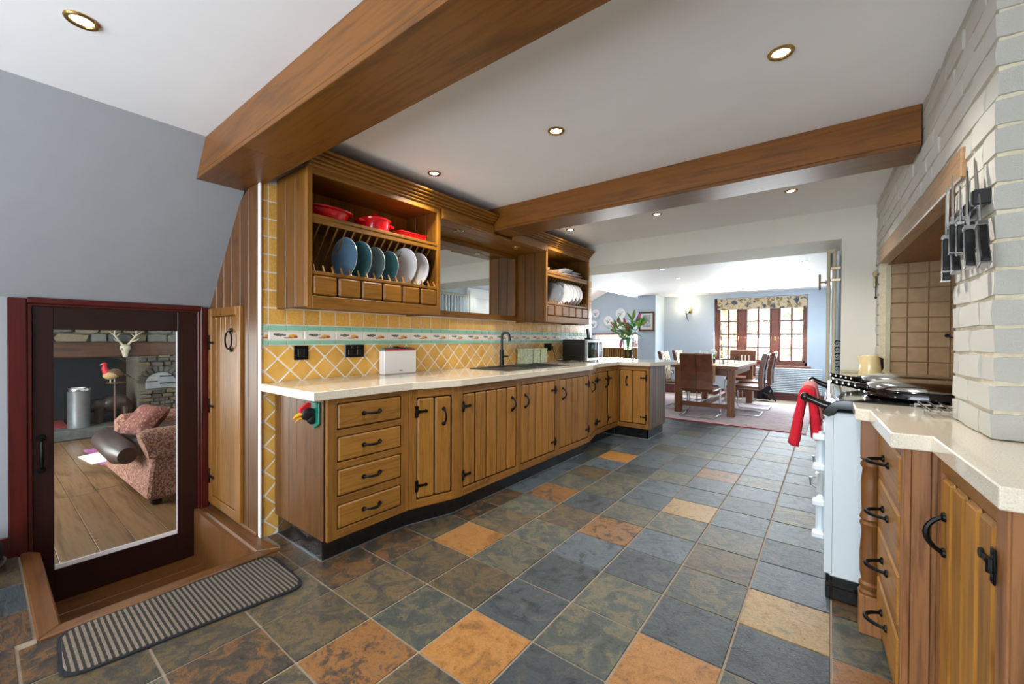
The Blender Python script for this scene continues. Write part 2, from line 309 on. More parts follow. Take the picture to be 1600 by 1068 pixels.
    def build(s, name, mat, parent=None, smooth=None, at=None, solid=0):
        """link as one object; vertices were given in world space unless parent is 'local' (at=None keeps the parent's frame)"""
        if parent is not None:
            off = (0,0,0) if parent.get('_local') else tuple(wloc(parent)); me = s.mesh(name, mat, off, smooth); o = bpy.data.objects.new(name, me); COL.objects.link(o); o.parent = parent
            if parent.get('_local'): o['_local'] = 1
        else:
            off = at if at else (0,0,0); me = s.mesh(name, mat, off, smooth); o = bpy.data.objects.new(name, me); COL.objects.link(o); o.location = off
        if solid:
            md = o.modifiers.new('solid','SOLIDIFY'); md.thickness = solid; md.offset = 0
        return o
def wloc(o):
    v = Vector(o.location)
    while o.parent: o = o.parent; v = v+Vector(o.location)
    return v
def thing(name, label, cat, loc=(0,0,0), rz=None, group=None):
    o = bpy.data.objects.new(name, None); COL.objects.link(o); o.location = loc; o.empty_display_size = .1
    if rz is not None: o.rotation_euler = (0,0,rz); o['_local'] = 1
    o['label'] = label; o['category'] = cat
    if group: o['group'] = group
    return o
def tag(o, label, cat, group=None):
    o['label'] = label; o['category'] = cat
    if group: o['group'] = group
    return o
def struct(o): o['kind'] = 'structure'; return o
def stuff(o): o['kind'] = 'stuff'; return o
def inst(me, name, parent, loc, rot=(0,0,0), scale=(1,1,1), mat=None):
    o = bpy.data.objects.new(name, me); COL.objects.link(o); o.parent = parent; o.location = loc; o.rotation_euler = rot; o.scale = scale
    if mat:
        o.material_slots[0].link = 'OBJECT'; o.material_slots[0].material = M[mat]
    return o
def copy_tree(o, parent=None):
    c = o.copy(); COL.objects.link(c)
    if parent is not None: c.parent = parent
    for ch in list(o.children): copy_tree(ch, c)
    return c
rnd = random.uniform
SM = math.radians(40)

# ---------------------------------------------------------------- room dimensions (metres)
ZC = 2.248; WX = -2.615; DX = -3.42; YR = 1.0; TILE = .305; OX, OY = 1.81453, -1.30685
HY = 4.36      # kitchen side of the wide opening
DY = 9.6       # dining room back wall

# ---------------------------------------------------------------- floor: grout bed and slate tiles
fl = MB(); fl.box(-2.385,1.3,-2.2,9.62,-.12,-.004); fl.box(DX,-2.385,-2.2,.137,-.12,-.004); fl.box(-5.2,-2.385,5.2,9.62,-.12,-.004); fl.box(1.3,2.4,-2.2,9.62,-.12,-.004); fl.box(-2.62,-2.385,1.0,5.2,-.12,-.004)
floor = struct(fl.build('floor', 'grout_floor'))
tm = MB(); tm.box(-.5,.5,-.5,.5,-.012,0,.006); tile_mesh = tm.mesh('floor_tile', 'slate_blue')
KIND = {(1,0):'orange',(3,2):'pattern',(4,0):'rust',(8,0):'orange',(-1,2):'orange',(-2,1):'rust',(0,4):'orange',(2,5):'yellow',(5,3):'yellow',(8,3):'rust',(1,6):'rust',
 (-2,2):'olive',(-2,-1):'olive',(-2,0):'olive',(-1,0):'olive',(0,1):'olive',(-1,-1):'brown',(0,-1):'brown',(1,-1):'olive',(2,0):'olive',(2,1):'green',(1,1):'green',(1,2):'dark',(0,2):'dark',(1,3):'green',(0,3):'green',(-1,3):'dark',(2,3):'dark',(3,3):'blue',(5,2):'blue',(1,4):'dark',(1,5):'dark',(2,4):'green',(3,4):'olive',(3,5):'blue',(4,5):'dark',(2,6):'green',(6,5):'green',(3,6):'brown',
 (0,0):'olive',(-1,1):'green',(3,1):'olive',(3,0):'green',(4,1):'dark',(4,2):'green',(5,1):'green',(6,1):'green',(6,2):'blue',(6,3):'blue',(7,2):'green',(2,2):'blue',(2,-1):'brown',(3,-1):'brown',(5,0):'green',(6,0):'olive',(7,0):'blue',(4,3):'green',(4,4):'green',(-3,2):'brown',(-3,3):'dark',(-3,1):'olive',(-2,3):'olive',(-1,4):'green',(0,5):'green'}
random.seed(21)
def add_tile(x0, x1, y0, y1, kind):
    g = .0035
    o = inst(tile_mesh, 'floor_tile', floor, ((x0+x1)/2,(y0+y1)/2,rnd(-.0012,.0008)), (rnd(-.003,.003),rnd(-.003,.003),0), (x1-x0-2*g,y1-y0-2*g,1), 'slate_'+kind)
for j in range(-2, 9):
    for i in range(-6, 21):
        x0 = j*TILE-OX; y0 = i*TILE-OY-.0; x1, y1 = x0+TILE, y0+TILE
        y0 = i*TILE-OY*1.0; y0 = i*TILE+1.30685; y1 = y0+TILE
        if y0 > 6.9 or y1 < -.4: continue
        if x1 > .5 and y0 > .3: continue
        if x0 > .05 and y0 > 2.3: continue
        if x0 < -2.3 and y0 > 1.15 and y1 < 5.2: continue
        if x0 < -2.1 and y0 > 4.85 and y1 < 5.25: continue
        k = KIND.get((i,j)) or random.choice(['blue','blue','green','dark','blue'] if i > 3 else (['olive','brown','green','brown'] if j < 1 else ['green','dark','olive','blue']))
        if x0 < -2.385:
            if .137-TILE < y0 < 1.0: x0 = -2.385
        add_tile(x0, x1, y0, y1, k)
add_tile(-2.60,-2.4245,1.035,1.30,'brown')
y1 = .133
for h in (.092, .305, .305):
    x1 = -2.4245; y0 = y1-h; n = 0
    while x1 > -3.42:
        x0 = max(-3.42, x1-(.305 if h > .1 else rnd(.2,.32)))
        add_tile(x0, x1, y0, y1, random.choice(['brown','brown','olive','dark'])); x1 = x0
    y1 = y0

# ---------------------------------------------------------------- walls and ceilings
b = MB(); b.box(DX,2.4,-2.2,5.2,ZC,ZC+.1); b.build('ceiling', 'ceiling_white')['kind'] = 'structure'
b = MB(); b.box(-3.6,2.4,5.2,DY,2.13,2.23); b.prism([(-3.6,2.13),(-4.27,2.39),(-5.25,1.94),(-5.25,2.04),(-4.27,2.49),(-3.6,2.23)],5.2,DY+.05,'y')
dc = struct(b.build('ceiling', 'white_paint'))
# sloping gable end of the dining ceiling
# under-stairs slope over the glazed door
b = MB(); b.prism([(-3.50,1.375),(-3.42,1.375),(-2.672,ZC),(-2.672,ZC+.06),(-3.50,ZC+.06)],-2.2,YR,'y'); struct(b.build('ceiling', 'wall_grey'))
# tiled wall body, its boarded end is the side of the recess
b = MB(); b.box(-3.30,WX-.0022,YR+.015,5.2,-.35,ZC); wall_left = struct(b.build('wall_left', 'grout_white'))
# wall with the glazed door
b = MB(); b.box(DX-.13,DX,-2.2,.10,-.35,1.40); b.box(DX-.13,DX,.98,1.6,-.35,1.40); b.box(DX-.13,DX,.10,.98,1.36,1.40); struct(b.build('wall_front', 'wall_grey'))
b = MB(); b.box(DX,DX+.016,-2.2,.10,0,.112,.003); struct(b.build('baseboard_left', 'skirting_red'))
# back and side of the kitchen behind the photographer, with window openings
b = MB(); b.box(-3.5,2.5,-2.3,-2.2,-.05,.3); b.box(-3.5,2.5,-2.3,-2.2,2.2,2.4); b.box(-3.5,-2.7,-2.3,-2.2,.3,2.2); b.box(.5,2.5,-2.3,-2.2,.3,2.2); struct(b.build('wall_back', 'wall_grey'))
b = MB(); b.box(2.4,2.5,-2.3,4.36,-.05,2.4); struct(b.build('wall_side', 'wall_grey'))
# header over the wide opening and the return beside the range
b = MB(); b.prism([(-3.0,HY),(.073,HY),(.073,4.95),(-3.0,4.95)],2.005,ZC,'z'); b.box(.073,2.4,HY,4.95,0,ZC); b.box(-5.2,2.4,4.95,5.2,2.13,ZC+.1); struct(b.build('wall_header', 'header_cream'))
b = MB(); b.box(.06,.0735,HY+.012,4.94,0,2.0); b.bm.clear()
# dining room shell
b = MB(); X0,X1,Z0,Z1 = -1.955,-.335,.665,2.035
b.box(-5.3,X0,DY,DY+.3,1.30,2.6); b.box(-3.45,X0,DY,DY+.3,0,1.30); b.box(X1,.3,DY,DY+.3,0,2.6); b.box(X0,X1,DY,DY+.3,0,Z0); b.box(X0,X1,DY,DY+.3,Z1,2.6); b.box(-5.3,-3.45,DY,DY+.3,0,.72); b.box(-5.3,-4.72,DY,DY+.3,.72,1.30)
struct(b.build('wall_dining_back', 'dining_blue'))
b = MB(); b.box(-3.39,-3.0,9.0,DY,0,2.2); struct(b.build('wall_pier', 'dining_blue'))
b = MB(); b.box(-5.3,-5.2,5.2,DY,0,2.2); b.box(-5.3,-3.3,5.1,5.2,0,2.2); struct(b.build('wall_dining_left', 'dining_blue'))
b = MB(); b.box(.0735,.2,4.95,DY,0,2.2); struct(b.build('wall_dining_right', 'dining_blue'))
b = MB(); b.box(-3.0,.07,DY-.015,DY,0,.13,.003); struct(b.build('baseboard_back', 'burgundy_wood'))

# ---------------------------------------------------------------- ceramic tiles of the left wall
random.seed(5)
P = .104; Y0 = 1.0
sq = MB(); sq.box(-.010,0,-.5,.5,-.5,.5,.0035); sq_me = sq.mesh('wall_tile','tile_yellow')
def wt(y0, y1, z0, z1, name='wall_tile', me=None, mat=None):
    g = .0042; inst(me or sq_me, name, wall_left, (WX+rnd(-.0006,.0006),(y0+y1)/2,(z0+z1)/2), (0,rnd(-.004,.004),rnd(-.004,.004)), (1,y1-y0-2*g,z1-z0-2*g), mat)
SY = 1.046
cols = [(1.004,SY)]+[(SY+P*k, SY+P*(k+1)) for k in range(40)]
for y0, y1 in cols:
    if y0 > 5.19: continue
    y1 = min(y1,5.2); wt(y0, y1, 1.243, 1.343)
    if y0 < 1.1:
        for r in range(7): wt(y0, min(y1,1.15), 1.343+r*P, 1.343+(r+1)*P)
    elif y0 > 4.3:
        for r in range(6): wt(y0, y1, 1.343+r*P, 1.343+(r+1)*P)
gm = MB(); gm.box(-.010,.006,-.5,.5,-.5,.5,.004); gr_me = gm.mesh('border_tile','tile_green')
for k in range(-1,40):
    y0 = max(1.004, SY+P*k); y1 = min(5.2, SY+P*(k+1))
    if y1-y0 < .02: continue
    wt(y0, y1, 1.207, 1.243, 'border_tile', gr_me); wt(y0, y1, 1.121, 1.153, 'border_tile', gr_me)
pm = MB(); pm.box(-.010,0,-.085,.085,-.023,.023,.002); pic_me = pm.mesh('picture_tile','tile_picture')
k = 0; y = 1.0
ph = MB(); ph.box(-.010,0,-.02,.02,-.023,.023,.002)
inst(ph.mesh('picture_tile','tile_picture'), 'picture_tile', wall_left, (WX,1.024,1.180))
y = 1.047
while y < 5.1:
    inst(pic_me, 'picture_tile', wall_left, (WX,y+P,1.180), (0,0,0), (1,1.18,1)); y += 2*P
# diagonal tiles, clipped to their fields
from mathutils.geometry import intersect_point_line
def clip(poly, ymin, ymax, zmin, zmax):
    for ax, val, sgn in ((0,ymin,1),(0,ymax,-1),(1,zmin,1),(1,zmax,-1)):
        out = []
        for i in range(len(poly)):
            p, q = poly[i], poly[(i+1)%len(poly)]; dp, dq = sgn*(p[ax]-val), sgn*(q[ax]-val)
            if dp >= 0: out.append(p)
            if dp*dq < 0:
                t = dp/(dp-dq); out.append((p[0]+(q[0]-p[0])*t, p[1]+(q[1]-p[1])*t))
        poly = out
        if len(poly) < 3: return []
    return poly
D = .146
def diamonds(ymin, ymax, zmin, zmax, yc, zc):
    for a in range(-60,60):
        for c in range(-60,60):
            y = yc+(a+c)*D/2; z = zc+(a-c)*D/2
            if not (ymin-D < y < ymax+D and zmin-D < z < zmax+D): continue
            h = D/2-.0062; poly = clip([(y-h,z),(y,z-h),(y+h,z),(y,z+h)], ymin, ymax, zmin, zmax)
            if len(poly) < 3: continue
            ar = abs(sum(poly[i][0]*poly[(i+1)%len(poly)][1]-poly[(i+1)%len(poly)][0]*poly[i][1] for i in range(len(poly))))/2
            if ar < 2e-4: continue
            cy = sum(p[0] for p in poly)/len(poly); cz = sum(p[1] for p in poly)/len(poly)
            t = MB(); t.prism([(p[0]-cy,p[1]-cz) for p in poly], -.010, 0, 'x', .002); o = t.build('diamond_tile','tile_yellow',None); o.parent = wall_left; o.location = (WX+rnd(-.0006,.0006),cy,cz); o.rotation_euler = (0,rnd(-.004,.004),rnd(-.004,.004))
diamonds(1.004, 5.2, .902, 1.119, 1.097+D/2, 1.042)
diamonds(1.004, 1.115, .0, .902, 1.097+D/2, 1.042-D*6)
b = MB(); b.box(-2.628,-2.600,YR-.004,YR+.006,0,2.06,.002); struct(b.build('trim_1','white_plastic'))

# boarded recess wall: vertical planks cut under the slope
random.seed(9)
b = MB(); b.prism([(-3.42,-.33),(-2.628,-.33),(-2.628,2.25),(-2.672,2.25),(-3.42,1.376)],YR+.004,YR+.018,'y'); wr = struct(b.build('wall_recess','dark_gap'))
x = -3.42
for w in (.135,.135,.135,.135,.13,.122):
    x2 = x+w; zt = lambda q: min(2.06, 1.376+(q+3.42)*(ZC-1.376)/(3.42-2.672))-.002
    c = ((x+x2)/2, YR, .9); t = MB(); t.prism([(x+.0015,.012),(x2-.0015,.012),(x2-.0015,zt(x2-.0015)),(x+.0015,zt(x+.0015))],YR-.008,YR+.006,'y',.005)
    t.build('plank','panel_oak_z',wr); x = x2
# ---------------------------------------------------------------- sunken doorway: step edging, well floor, glazed door
b = MB(); b.box(DX-.13,-2.44,.137,1.0,-.40,-.335); well = struct(b.build('floor','grout_floor'))
for k in range(4):
    x0 = DX-.1+k*.265; t = MB(); t.box(x0+.001,x0+.263,.19,.94,-.336,-.325,.002); t.build('floor_board','threshold_oak_y',well)
b = MB(); b.box(-2.462,-2.44,.137,1.0,-.335,-.004); b.box(DX,-2.44,.9,.93,-.335,-.004); b.box(DX,-2.44,.137,.165,-.335,-.004); struct(b.build('wall_step','brown_oak_z'))
b = MB(); b.prism([(-3.405,.137),(-2.385,.137),(-2.452,.205),(-3.35,.205),(-3.405,.17)],-.03,.010,'z',.006); struct(b.build('trim_2','threshold_oak_x'))
b = MB(); b.prism([(-2.385,.137),(-2.385,1.03),(-2.452,.93),(-2.452,.205)],-.03,.010,'z',.006); struct(b.build('trim_3','threshold_oak_y'))
b = MB(); b.prism([(-2.385,1.03),(-2.60,1.0),(-3.36,1.0),(-3.36,.92),(-2.452,.92)],-.035,.010,'z',.008); b.box(-3.40,-2.63,.985,1.0,.01,.03,.004); struct(b.build('trim_4','threshold_oak_x'))

door = bpy.data.objects.new('door_1', None); COL.objects.link(door); door.location = (DX,.53,-.33); struct(door)
b = MB(); b.box(DX-.12,DX+.02,.098,.165,-.33,1.372,.004); b.box(DX-.10,DX+.012,.165,.182,-.33,1.345,.003); b.build('door_frame','mahogany_z',door)
b = MB(); b.box(DX-.12,DX+.02,.935,.982,-.33,1.372,.004); b.box(DX-.10,DX+.012,.92,.935,-.33,1.345,.003); b.build('door_frame','mahogany_z',door)
b = MB(); b.box(DX-.12,DX+.02,.165,.935,1.345,1.378,.004); b.box(DX-.10,DX+.012,.18,.92,1.334,1.345,.002); b.build('door_frame','mahogany_y',door)
b = MB(); b.box(DX-.045,DX-.005,.184,.262,-.322,1.332,.002); b.build('stile','dark_mahogany_z',door)
b = MB(); b.box(DX-.045,DX-.005,.814,.919,-.322,1.332,.002); b.build('stile','dark_mahogany_z',door)
b = MB(); b.box(DX-.045,DX-.006,.262,.814,1.206,1.332,.002); b.build('rail','dark_mahogany_y',door)
b = MB(); b.box(DX-.045,DX-.006,.262,.814,-.322,-.14,.002); b.build('rail','dark_mahogany_y',door)
b = MB(); b.box(DX-.028,DX-.022,.258,.818,-.145,1.21); b.build('glass_pane','pane',door)
b = MB(); b.box(DX-.020,DX-.012,.262,.814,-.142,-.116,.002); b.build('lit_bead','white_plastic',door)  # white strips, here and up the right side, paint in light on the bead
b = MB(); b.box(DX-.020,DX-.012,.809,.815,-.116,1.206,.001); b.build('lit_bead','white_plastic',door)
b = MB()
hy = .215
b.tube([(DX-.005,hy,.44),(DX+.022,hy,.455),(DX+.028,hy,.50),(DX+.028,hy,.545),(DX+.022,hy,.59),(DX-.005,hy,.605)],[.006,.007,.009,.009,.007,.006],8)
for z in (.432,.612): b.lathe([(.0,0),(.019,.0),(.017,.005),(0,.006)],(DX-.005,hy,z),12,'x')
b.build('handle','iron',door,SM)

# cupboard let into the boarded wall
cp = thing('wall_cupboard','narrow oak plank cupboard in boarded wall beside the glazed door','cupboard',(-3.09,1.0,.70))
xa, xb, za, zb = -3.385, -2.83, .035, 1.36
for q in ((xa,xa+.055,za,zb),(xb-.07,xb,za,zb),(xa+.055,xb-.07,zb-.055,zb),(xa+.055,xb-.07,za,za+.055)):
    b = MB(); b.box(q[0],q[1],.972,.993,q[2],q[3],.003); b.build('frame','cupboard_oak_z',cp)
dr = MB(); dr.box(xa+.05,xb-.06,.988,.994,za+.05,zb-.05); dr = dr.build('door','dark_gap',cp)
n = 5; w = (xb-.07-xa-.055)/n
for k in range(n):
    t = MB(); t.box(xa+.055+k*w+.002,xa+.055+(k+1)*w-.002,.976,.990,za+.058,zb-.058,.004); t.build('plank','cupboard_oak_z',dr)
for z in (.22,.70,1.13):
    t = MB(); t.box(xa+.018,xa+.034,.966,.973,z-.05,z+.05,.002); t.tube([(xa+.03,.968,z),(xa+.08,.968,z),(xa+.10,.968,z)],[.009,.006,.004],6); t.ball((xa+.10,.968,z),.010,1,.5,1,10,6); t.build('hinge','iron',dr,SM)
t = MB(); cx, cz = xb-.13, 1.15
t.tube([(cx+.055*math.cos(a),.955,cz+.055*math.sin(a)) for a in [2*PI*k/20 for k in range(21)]],.005,6)
for z in (cz+.062,cz-.062): t.ball((cx,.968,z),.014,1,.6,1,10,6)
t.build('handle','iron',dr,SM)

# ---------------------------------------------------------------- beams
def beam(y0, y1, z0, x0, x1, label, split, prof):
    o = thing('ceiling_beam', label, 'beam', ((x0+x1)/2,(y0+y1)/2,z0))
    prof(o)
    return o
o = thing('ceiling_beam','wide box beam in polished oak crossing the ceiling nearest the camera','beam',(-.3,.89,2.056))
b = MB(); y0, y1, z0, z1 = .757, 1.020, 2.056, 2.247
xl = lambda z: -3.42+(z-1.376)/(ZC-1.376)*(3.42-2.672)+.004
for (ya,yb,nm) in ((y0,y0+.022,'board'),(y1-.022,y1,'board')):
    t = MB(); t.prism([(xl(z0+.022),z0+.022),(2.3,z0+.022),(2.3,z1),(xl(z1),z1)],ya,yb,'y',.002); t.build(nm,'beam_oak_x',o)
for xa, xb in ((None,-2.18),(-2.178,2.3)):
    t = MB(); a = xl(z0) if xa is None else xa
    t.prism([(a,z0),(xb,z0),(xb,z0+.021),(a if xa else xl(z0+.021),z0+.021)],y0,y1,'y',.002); t.build('board','beam_oak_x',o)
o = thing('ceiling_beam','slimmer oak box beam running from plate rack wall to white brickwork','beam',(-1.1,2.75,2.06))
y0, y1, z0 = 2.625, 2.88, 2.058
for (ya,yb) in ((y0,y0+.022),(y1-.022,y1)):
    t = MB(); t.box(-2.50 if ya==y0 else -2.5,.323,ya,yb,z0+.02,z1,.002); t.build('board','beam_oak_x',o)
for xa, xb in ((-2.5,-2.08),(-2.078,.323)):
    t = MB(); t.box(xa,xb,y0,y1,z0,z0+.0195,.002); t.build('board','beam_oak_x',o)

# ---------------------------------------------------------------- base units (local frame: x along the face, y into the unit)
ZB, ZT = .122, .853
def pull(mb, x, y, z, L=.095, vert=True, out=.030):
    for s in (-1,1):
        c = (x,y,z+s*L/2) if vert else (x+s*L/2,y,z)
        mb.lathe([(0,.0),(.013,-.001),(.012,-.006),(.006,-.009),(0,-.009)],c,10,'y')
    P_ = []
    for k in range(9):
        a = -1+k/4; d = out*(1-abs(a)**2.4)+.006
        P_.append((x,y-d,z+a*L/2) if vert else (x+a*L/2,y-d,z))
    mb.tube(P_,[.0055,.006,.0065,.0072,.0078,.0072,.0065,.006,.0055],8)
    return mb
def hinge(mb, x, y, z, s):
    # T-hinge: plate at x, strap running towards s
    mb.box(x-.010,x+.010,y-.004,y,z-.036,z+.036,.0015)
    mb.tube([(x,y-.005,z-.014),(x,y-.005,z+.014)],.0075,8)
    mb.prism([(x,z-.010),(x+s*.055,z-.0055),(x+s*.055,z+.0055),(x,z+.010)],y-.005,y,'y')
    mb.lathe([(0,-.006),(.010,-.006),(.011,-.002),(.011,0)],(x+s*.062,y,z),12,'y')
    for zz in (-.026,.026): mb.ball((x,y-.004,z+zz),.004,1,.6,1,8,4)
    mb.ball((x+s*.03,y-.005,z),.004,1,.6,1,8,4)
    return mb
def face_frame(root, w, mat, rails, stiles, z0=ZB, z1=ZT):
    for a, c in stiles:
        t = MB(); t.box(a,c,-.002,.020,z0,z1,.0015); t.build('stile',mat+'_z',root)
    return root
def plank_door(root, x0, x1, z0, z1, n, handle_x, hinge_x, s, mat='door_oak_z', hz=None, yoff=0, hinges=True):
    d = MB(); d.box(x0,x1,.012,.019,z0,z1); d = d.build('door','dark_gap',root)
    w = (x1-x0-.004)/n
    for k in range(n):
        t = MB(); t.box(x0+.002+k*w+.0032,x0+.002+(k+1)*w-.0032,-.004,.014,z0+.005,z1-.005,.009); t.build('plank',mat,d)
    if hinges:
        for z in (z0+.085,z1-.085):
            hinge(MB(), hinge_x, -.005, z, s).build('hinge','iron',d,SM) if False else None
            m_ = MB(); hinge(m_, hinge_x, -.005, z, s); m_.build('hinge','iron',d,SM)
    if handle_x is not None:
        m_ = MB(); pull(m_, handle_x, -.004, hz or z1-.13); m_.build('handle','iron',d,SM)
    return d
def unit(p0, p1, label, depth=.5, mat='frame_oak', cut=(0,0), z0=ZB, z1=ZT):
    v = Vector((p1[0]-p0[0],p1[1]-p0[1])); w = v.length; rz = math.atan2(v.y,v.x)
    r = thing('base_cabinet', label, 'cabinet', (p0[0],p0[1],z0), rz)
    b = MB(); b.prism([(.001,.018),(w-.001,.018),(w-.001-cut[1],depth),(.001+cut[0],depth)],0,z1-z0,'z'); b.build('carcass','dark_gap',r)
    return r, w, z1-z0
def rails(r, w, st, zs, mat='frame_oak'):
    H_ = ZT-ZB
    for a, c in ((0,st[0]),(w-st[1],w)):
        t = MB(); t.box(a+.0008,c-.0003,-.002,.0185,0,H_,.0015); t.build('stile',mat+'_z',r)
    for a, c in zs:
        t = MB(); t.box(st[0],w-st[1],-.002,.0185,a,c,.0015); t.build('rail',mat+'_x',r)
FP = [(-2.02,1.085),(-2.02,1.60),(-1.925,1.925),(-1.925,2.59),(-1.925,3.17),(-1.925,3.80),(-2.02,4.13),(-2.02,4.735),(-1.645,4.735),(-1.645,5.30)]
# four-drawer unit
r, w, h = unit(FP[0],FP[1],'oak base unit of four drawers at the near end of the left run',.575)
zs = [(0,.045),(.175,.215),(.36,.395),(.53,.565),(.705,h)]
rails(r, w, (.055,.055), zs)
for k in range(4):
    a, c = zs[k][1], zs[k+1][0]
    t = MB(); t.box(.060,w-.060,-.004,.02,a+.005,c-.005,.007); d = t.build('drawer','door_oak_x',r)
    m_ = MB(); pull(m_, w/2, -.004, (a+c)/2, .10, False); m_.build('handle','iron',d,SM)
# boarded end panel facing the doormat
n = 6
for k in range(n):
    t = MB(); wd = .555/n; t.box(-.012,.002,.02+k*wd+.0015,.02+(k+1)*wd-.0015,0,h,.005); t.build('end_plank','panel_oak_z',r)
def simple(i, n, hx, hg, s, label, st=(.05,.03), depth=.5, cut=(0,0)):
    r, w, h = unit(FP[i],FP[i+1],label,depth,'frame_oak',cut)
    rails(r, w, st, [(0,.05),(h-.05,h)])
    x0, x1 = st[0]+.002, w-st[1]-.002
    plank_door(r, x0, x1, .052, h-.052, n, (x0+(x1-x0)*(hx+.5)/n) if hx is not None else None, x0-.004 if s > 0 else x1+.004, s)
    return r
simple(1,2,1,0,1,'narrow angled oak base unit of two planks beside the four drawers',(.05,.045),.25,(0,.085))
simple(2,5,4,0,1,'wide oak base unit whose handle sits on its right-hand plank below the sink',(.045,.03))
simple(3,5,0,0,-1,'oak base unit handled on its left plank just right of the sink bowl',(.03,.04))
simple(4,5,0,0,-1,'oak base unit at the far end of the straight plank run',(.03,.03))
simple(5,2,0,0,-1,'angled oak base unit set back where the run meets the corner',(.03,.03),.25,(.085,0))
r, w, h = unit(FP[6],FP[7],'oak corner base unit with two narrow doors next to the peninsula',.3)
rails(r, w, (.03,.02), [(0,.05),(h-.05,h)])
plank_door(r,.032,.30,.052,h-.052,2,.24,.03,1); plank_door(r,.322,w-.022,.052,h-.052,2,None,.318,1)
r, w, h = unit(FP[7],FP[8],'oak peninsula base unit with boarded grey-brown end',.56)
rails(r, w, (.012,.035), [(0,.05),(h-.05,h)])
plank_door(r,.014,w-.037,.052,h-.052,2,.11,w-.032,-1)
for k in range(6):
    wd = .56/6; t = MB(); t.box(w-.001,w+.012,.005+k*wd+.0015,.005+(k+1)*wd-.0015,0,h,.005); t.build('end_plank','grey_oak_z',r)
# polished black plinths
pl = [(-2.60,1.095),(-2.085,1.095),(-2.082,1.615),(-1.988,1.93),(-1.988,3.78),(-2.085,4.15),(-2.085,4.77),(-1.665,4.77),(-1.665,5.29)]
for i in range(len(pl)-1):
    a, c = Vector(pl[i]), Vector(pl[i+1]); d = (c-a).normalized(); nrm = Vector((-d.y,d.x))
    if i == 0: nrm = Vector((0,1))
    q = [a, c, c+nrm*.018, a+nrm*.018]
    b = MB(); b.prism([(p.x,p.y) for p in q],.001,.122,'z',.0015); pb = struct(b.build('baseboard_plinth','black_granite'))
    b = MB(); b.prism([(p.x,p.y) for p in (a-nrm*.006,c-nrm*.006,c+nrm*.001,a+nrm*.001)],.0005,.005,'z'); b.build('sealant','galvanised',pb)
# ---------------------------------------------------------------- worktop
wp = [(-2.606,1.004),(-1.995,1.004),(-1.995,1.605),(-1.900,1.925),(-1.900,3.82),(-1.998,4.14),(-1.998,4.71),(-1.625,4.71),(-1.53,5.12),(-1.50,5.30),(-1.52,5.42),(-1.62,5.50),(-2.606,5.50)]
SKX0, SKX1, SKY0, SKY1 = -2.52, -2.075, 2.66, 3.66
b = MB(); b.prism(wp,.855,.900,'z',.003)
wk = b.build('worktop','worktop_quartz'); wk.location = (0,0,0); tag(wk,'long cream speckled quartz worktop with peninsula on the left units','worktop')
# ---------------------------------------------------------------- sink, tap
s = thing('kitchen_sink','black composite sink with drainer set in the cream worktop','sink',((SKX0+SKX1)/2,(SKY0+SKY1)/2,.9))
b = MB(); bx0,bx1,by0,by1 = -2.44,-2.12,2.78,3.14
b.box(SKX0,SKX1,SKY0,by0,.900,.907,.002); b.box(SKX0,SKX1,by1,SKY1,.900,.907,.002); b.box(SKX0,bx0,by0,by1,.900,.907,.002); b.box(bx1,SKX1,by0,by1,.900,.907,.002)
b.build('rim','sink_black',s)
b = MB(); b.box(bx0,bx1,by0,by1,.9003,.9012); b.box(bx0-.004,bx0,by0,by1,.9003,.906); b.box(bx1,bx1+.004,by0,by1,.9003,.906); b.build('bowl','black_plastic',s)
for k in range(8):
    y = 3.24+k*.045; t = MB(); t.box(-2.45,-2.14,y,y+.016,.907,.910,.0015); t.build('drainer_rib','sink_black',s)
t = thing('kitchen_tap','tall black swan-neck tap standing behind the sink bowl','tap',(-2.50,3.11,.907))
tx, ty = -2.485, 3.07
b = MB(); b.lathe([(.0,.907),(.026,.907),(.026,.912),(.022,.915),(.022,1.06),(.0225,1.062),(0,1.062)],(tx,ty,0),20); b.build('base','black_plastic',t,SM)
b = MB(); b.tube([(tx,ty,1.06),(tx,ty,1.185),(tx+.004,ty+.0,1.205),(tx+.02,ty+.01,1.222),(tx+.045,ty+.025,1.222),(tx+.06,ty+.035,1.205),(tx+.064,ty+.037,1.185),(tx+.064,ty+.037,1.145)],.0125,12); b.build('spout','black_plastic',t,SM)
b = MB(); b.tube([(tx,ty,1.0),(tx+.05,ty+.04,1.0)],[.008,.005],8); b.build('lever','black_plastic',t,SM)
# ---------------------------------------------------------------- chopping-board caddy
c = thing('chopping_board_set','white upright case of coloured chopping boards against yellow tiles','kitchen storage',(-2.56,1.96,.9))
b = MB(); b.box(-2.600,-2.535,1.790,2.080,.902,1.075,.006); b.build('case','white_plastic',c)
b = MB(); b.box(-2.5352,-2.5345,1.920,1.950,.922,.930,.0003); b.build('logo','galvanised',c)
for k, mt in enumerate(('board_green','board_blue','board_green','board_red')):
    x = -2.594+k*.014; t = MB(); t.box(x,x+.010,1.80,2.07,1.06,1.096-.003*k,.002); t.build('board',mt,c)
for k in range(4):
    x = -2.593+k*.014; t = MB(); t.box(x,x+.008,1.905+.01*k,1.955+.01*k,1.09-.003*k,1.104-.004*k,.002); t.build('tab','black_plastic',c)
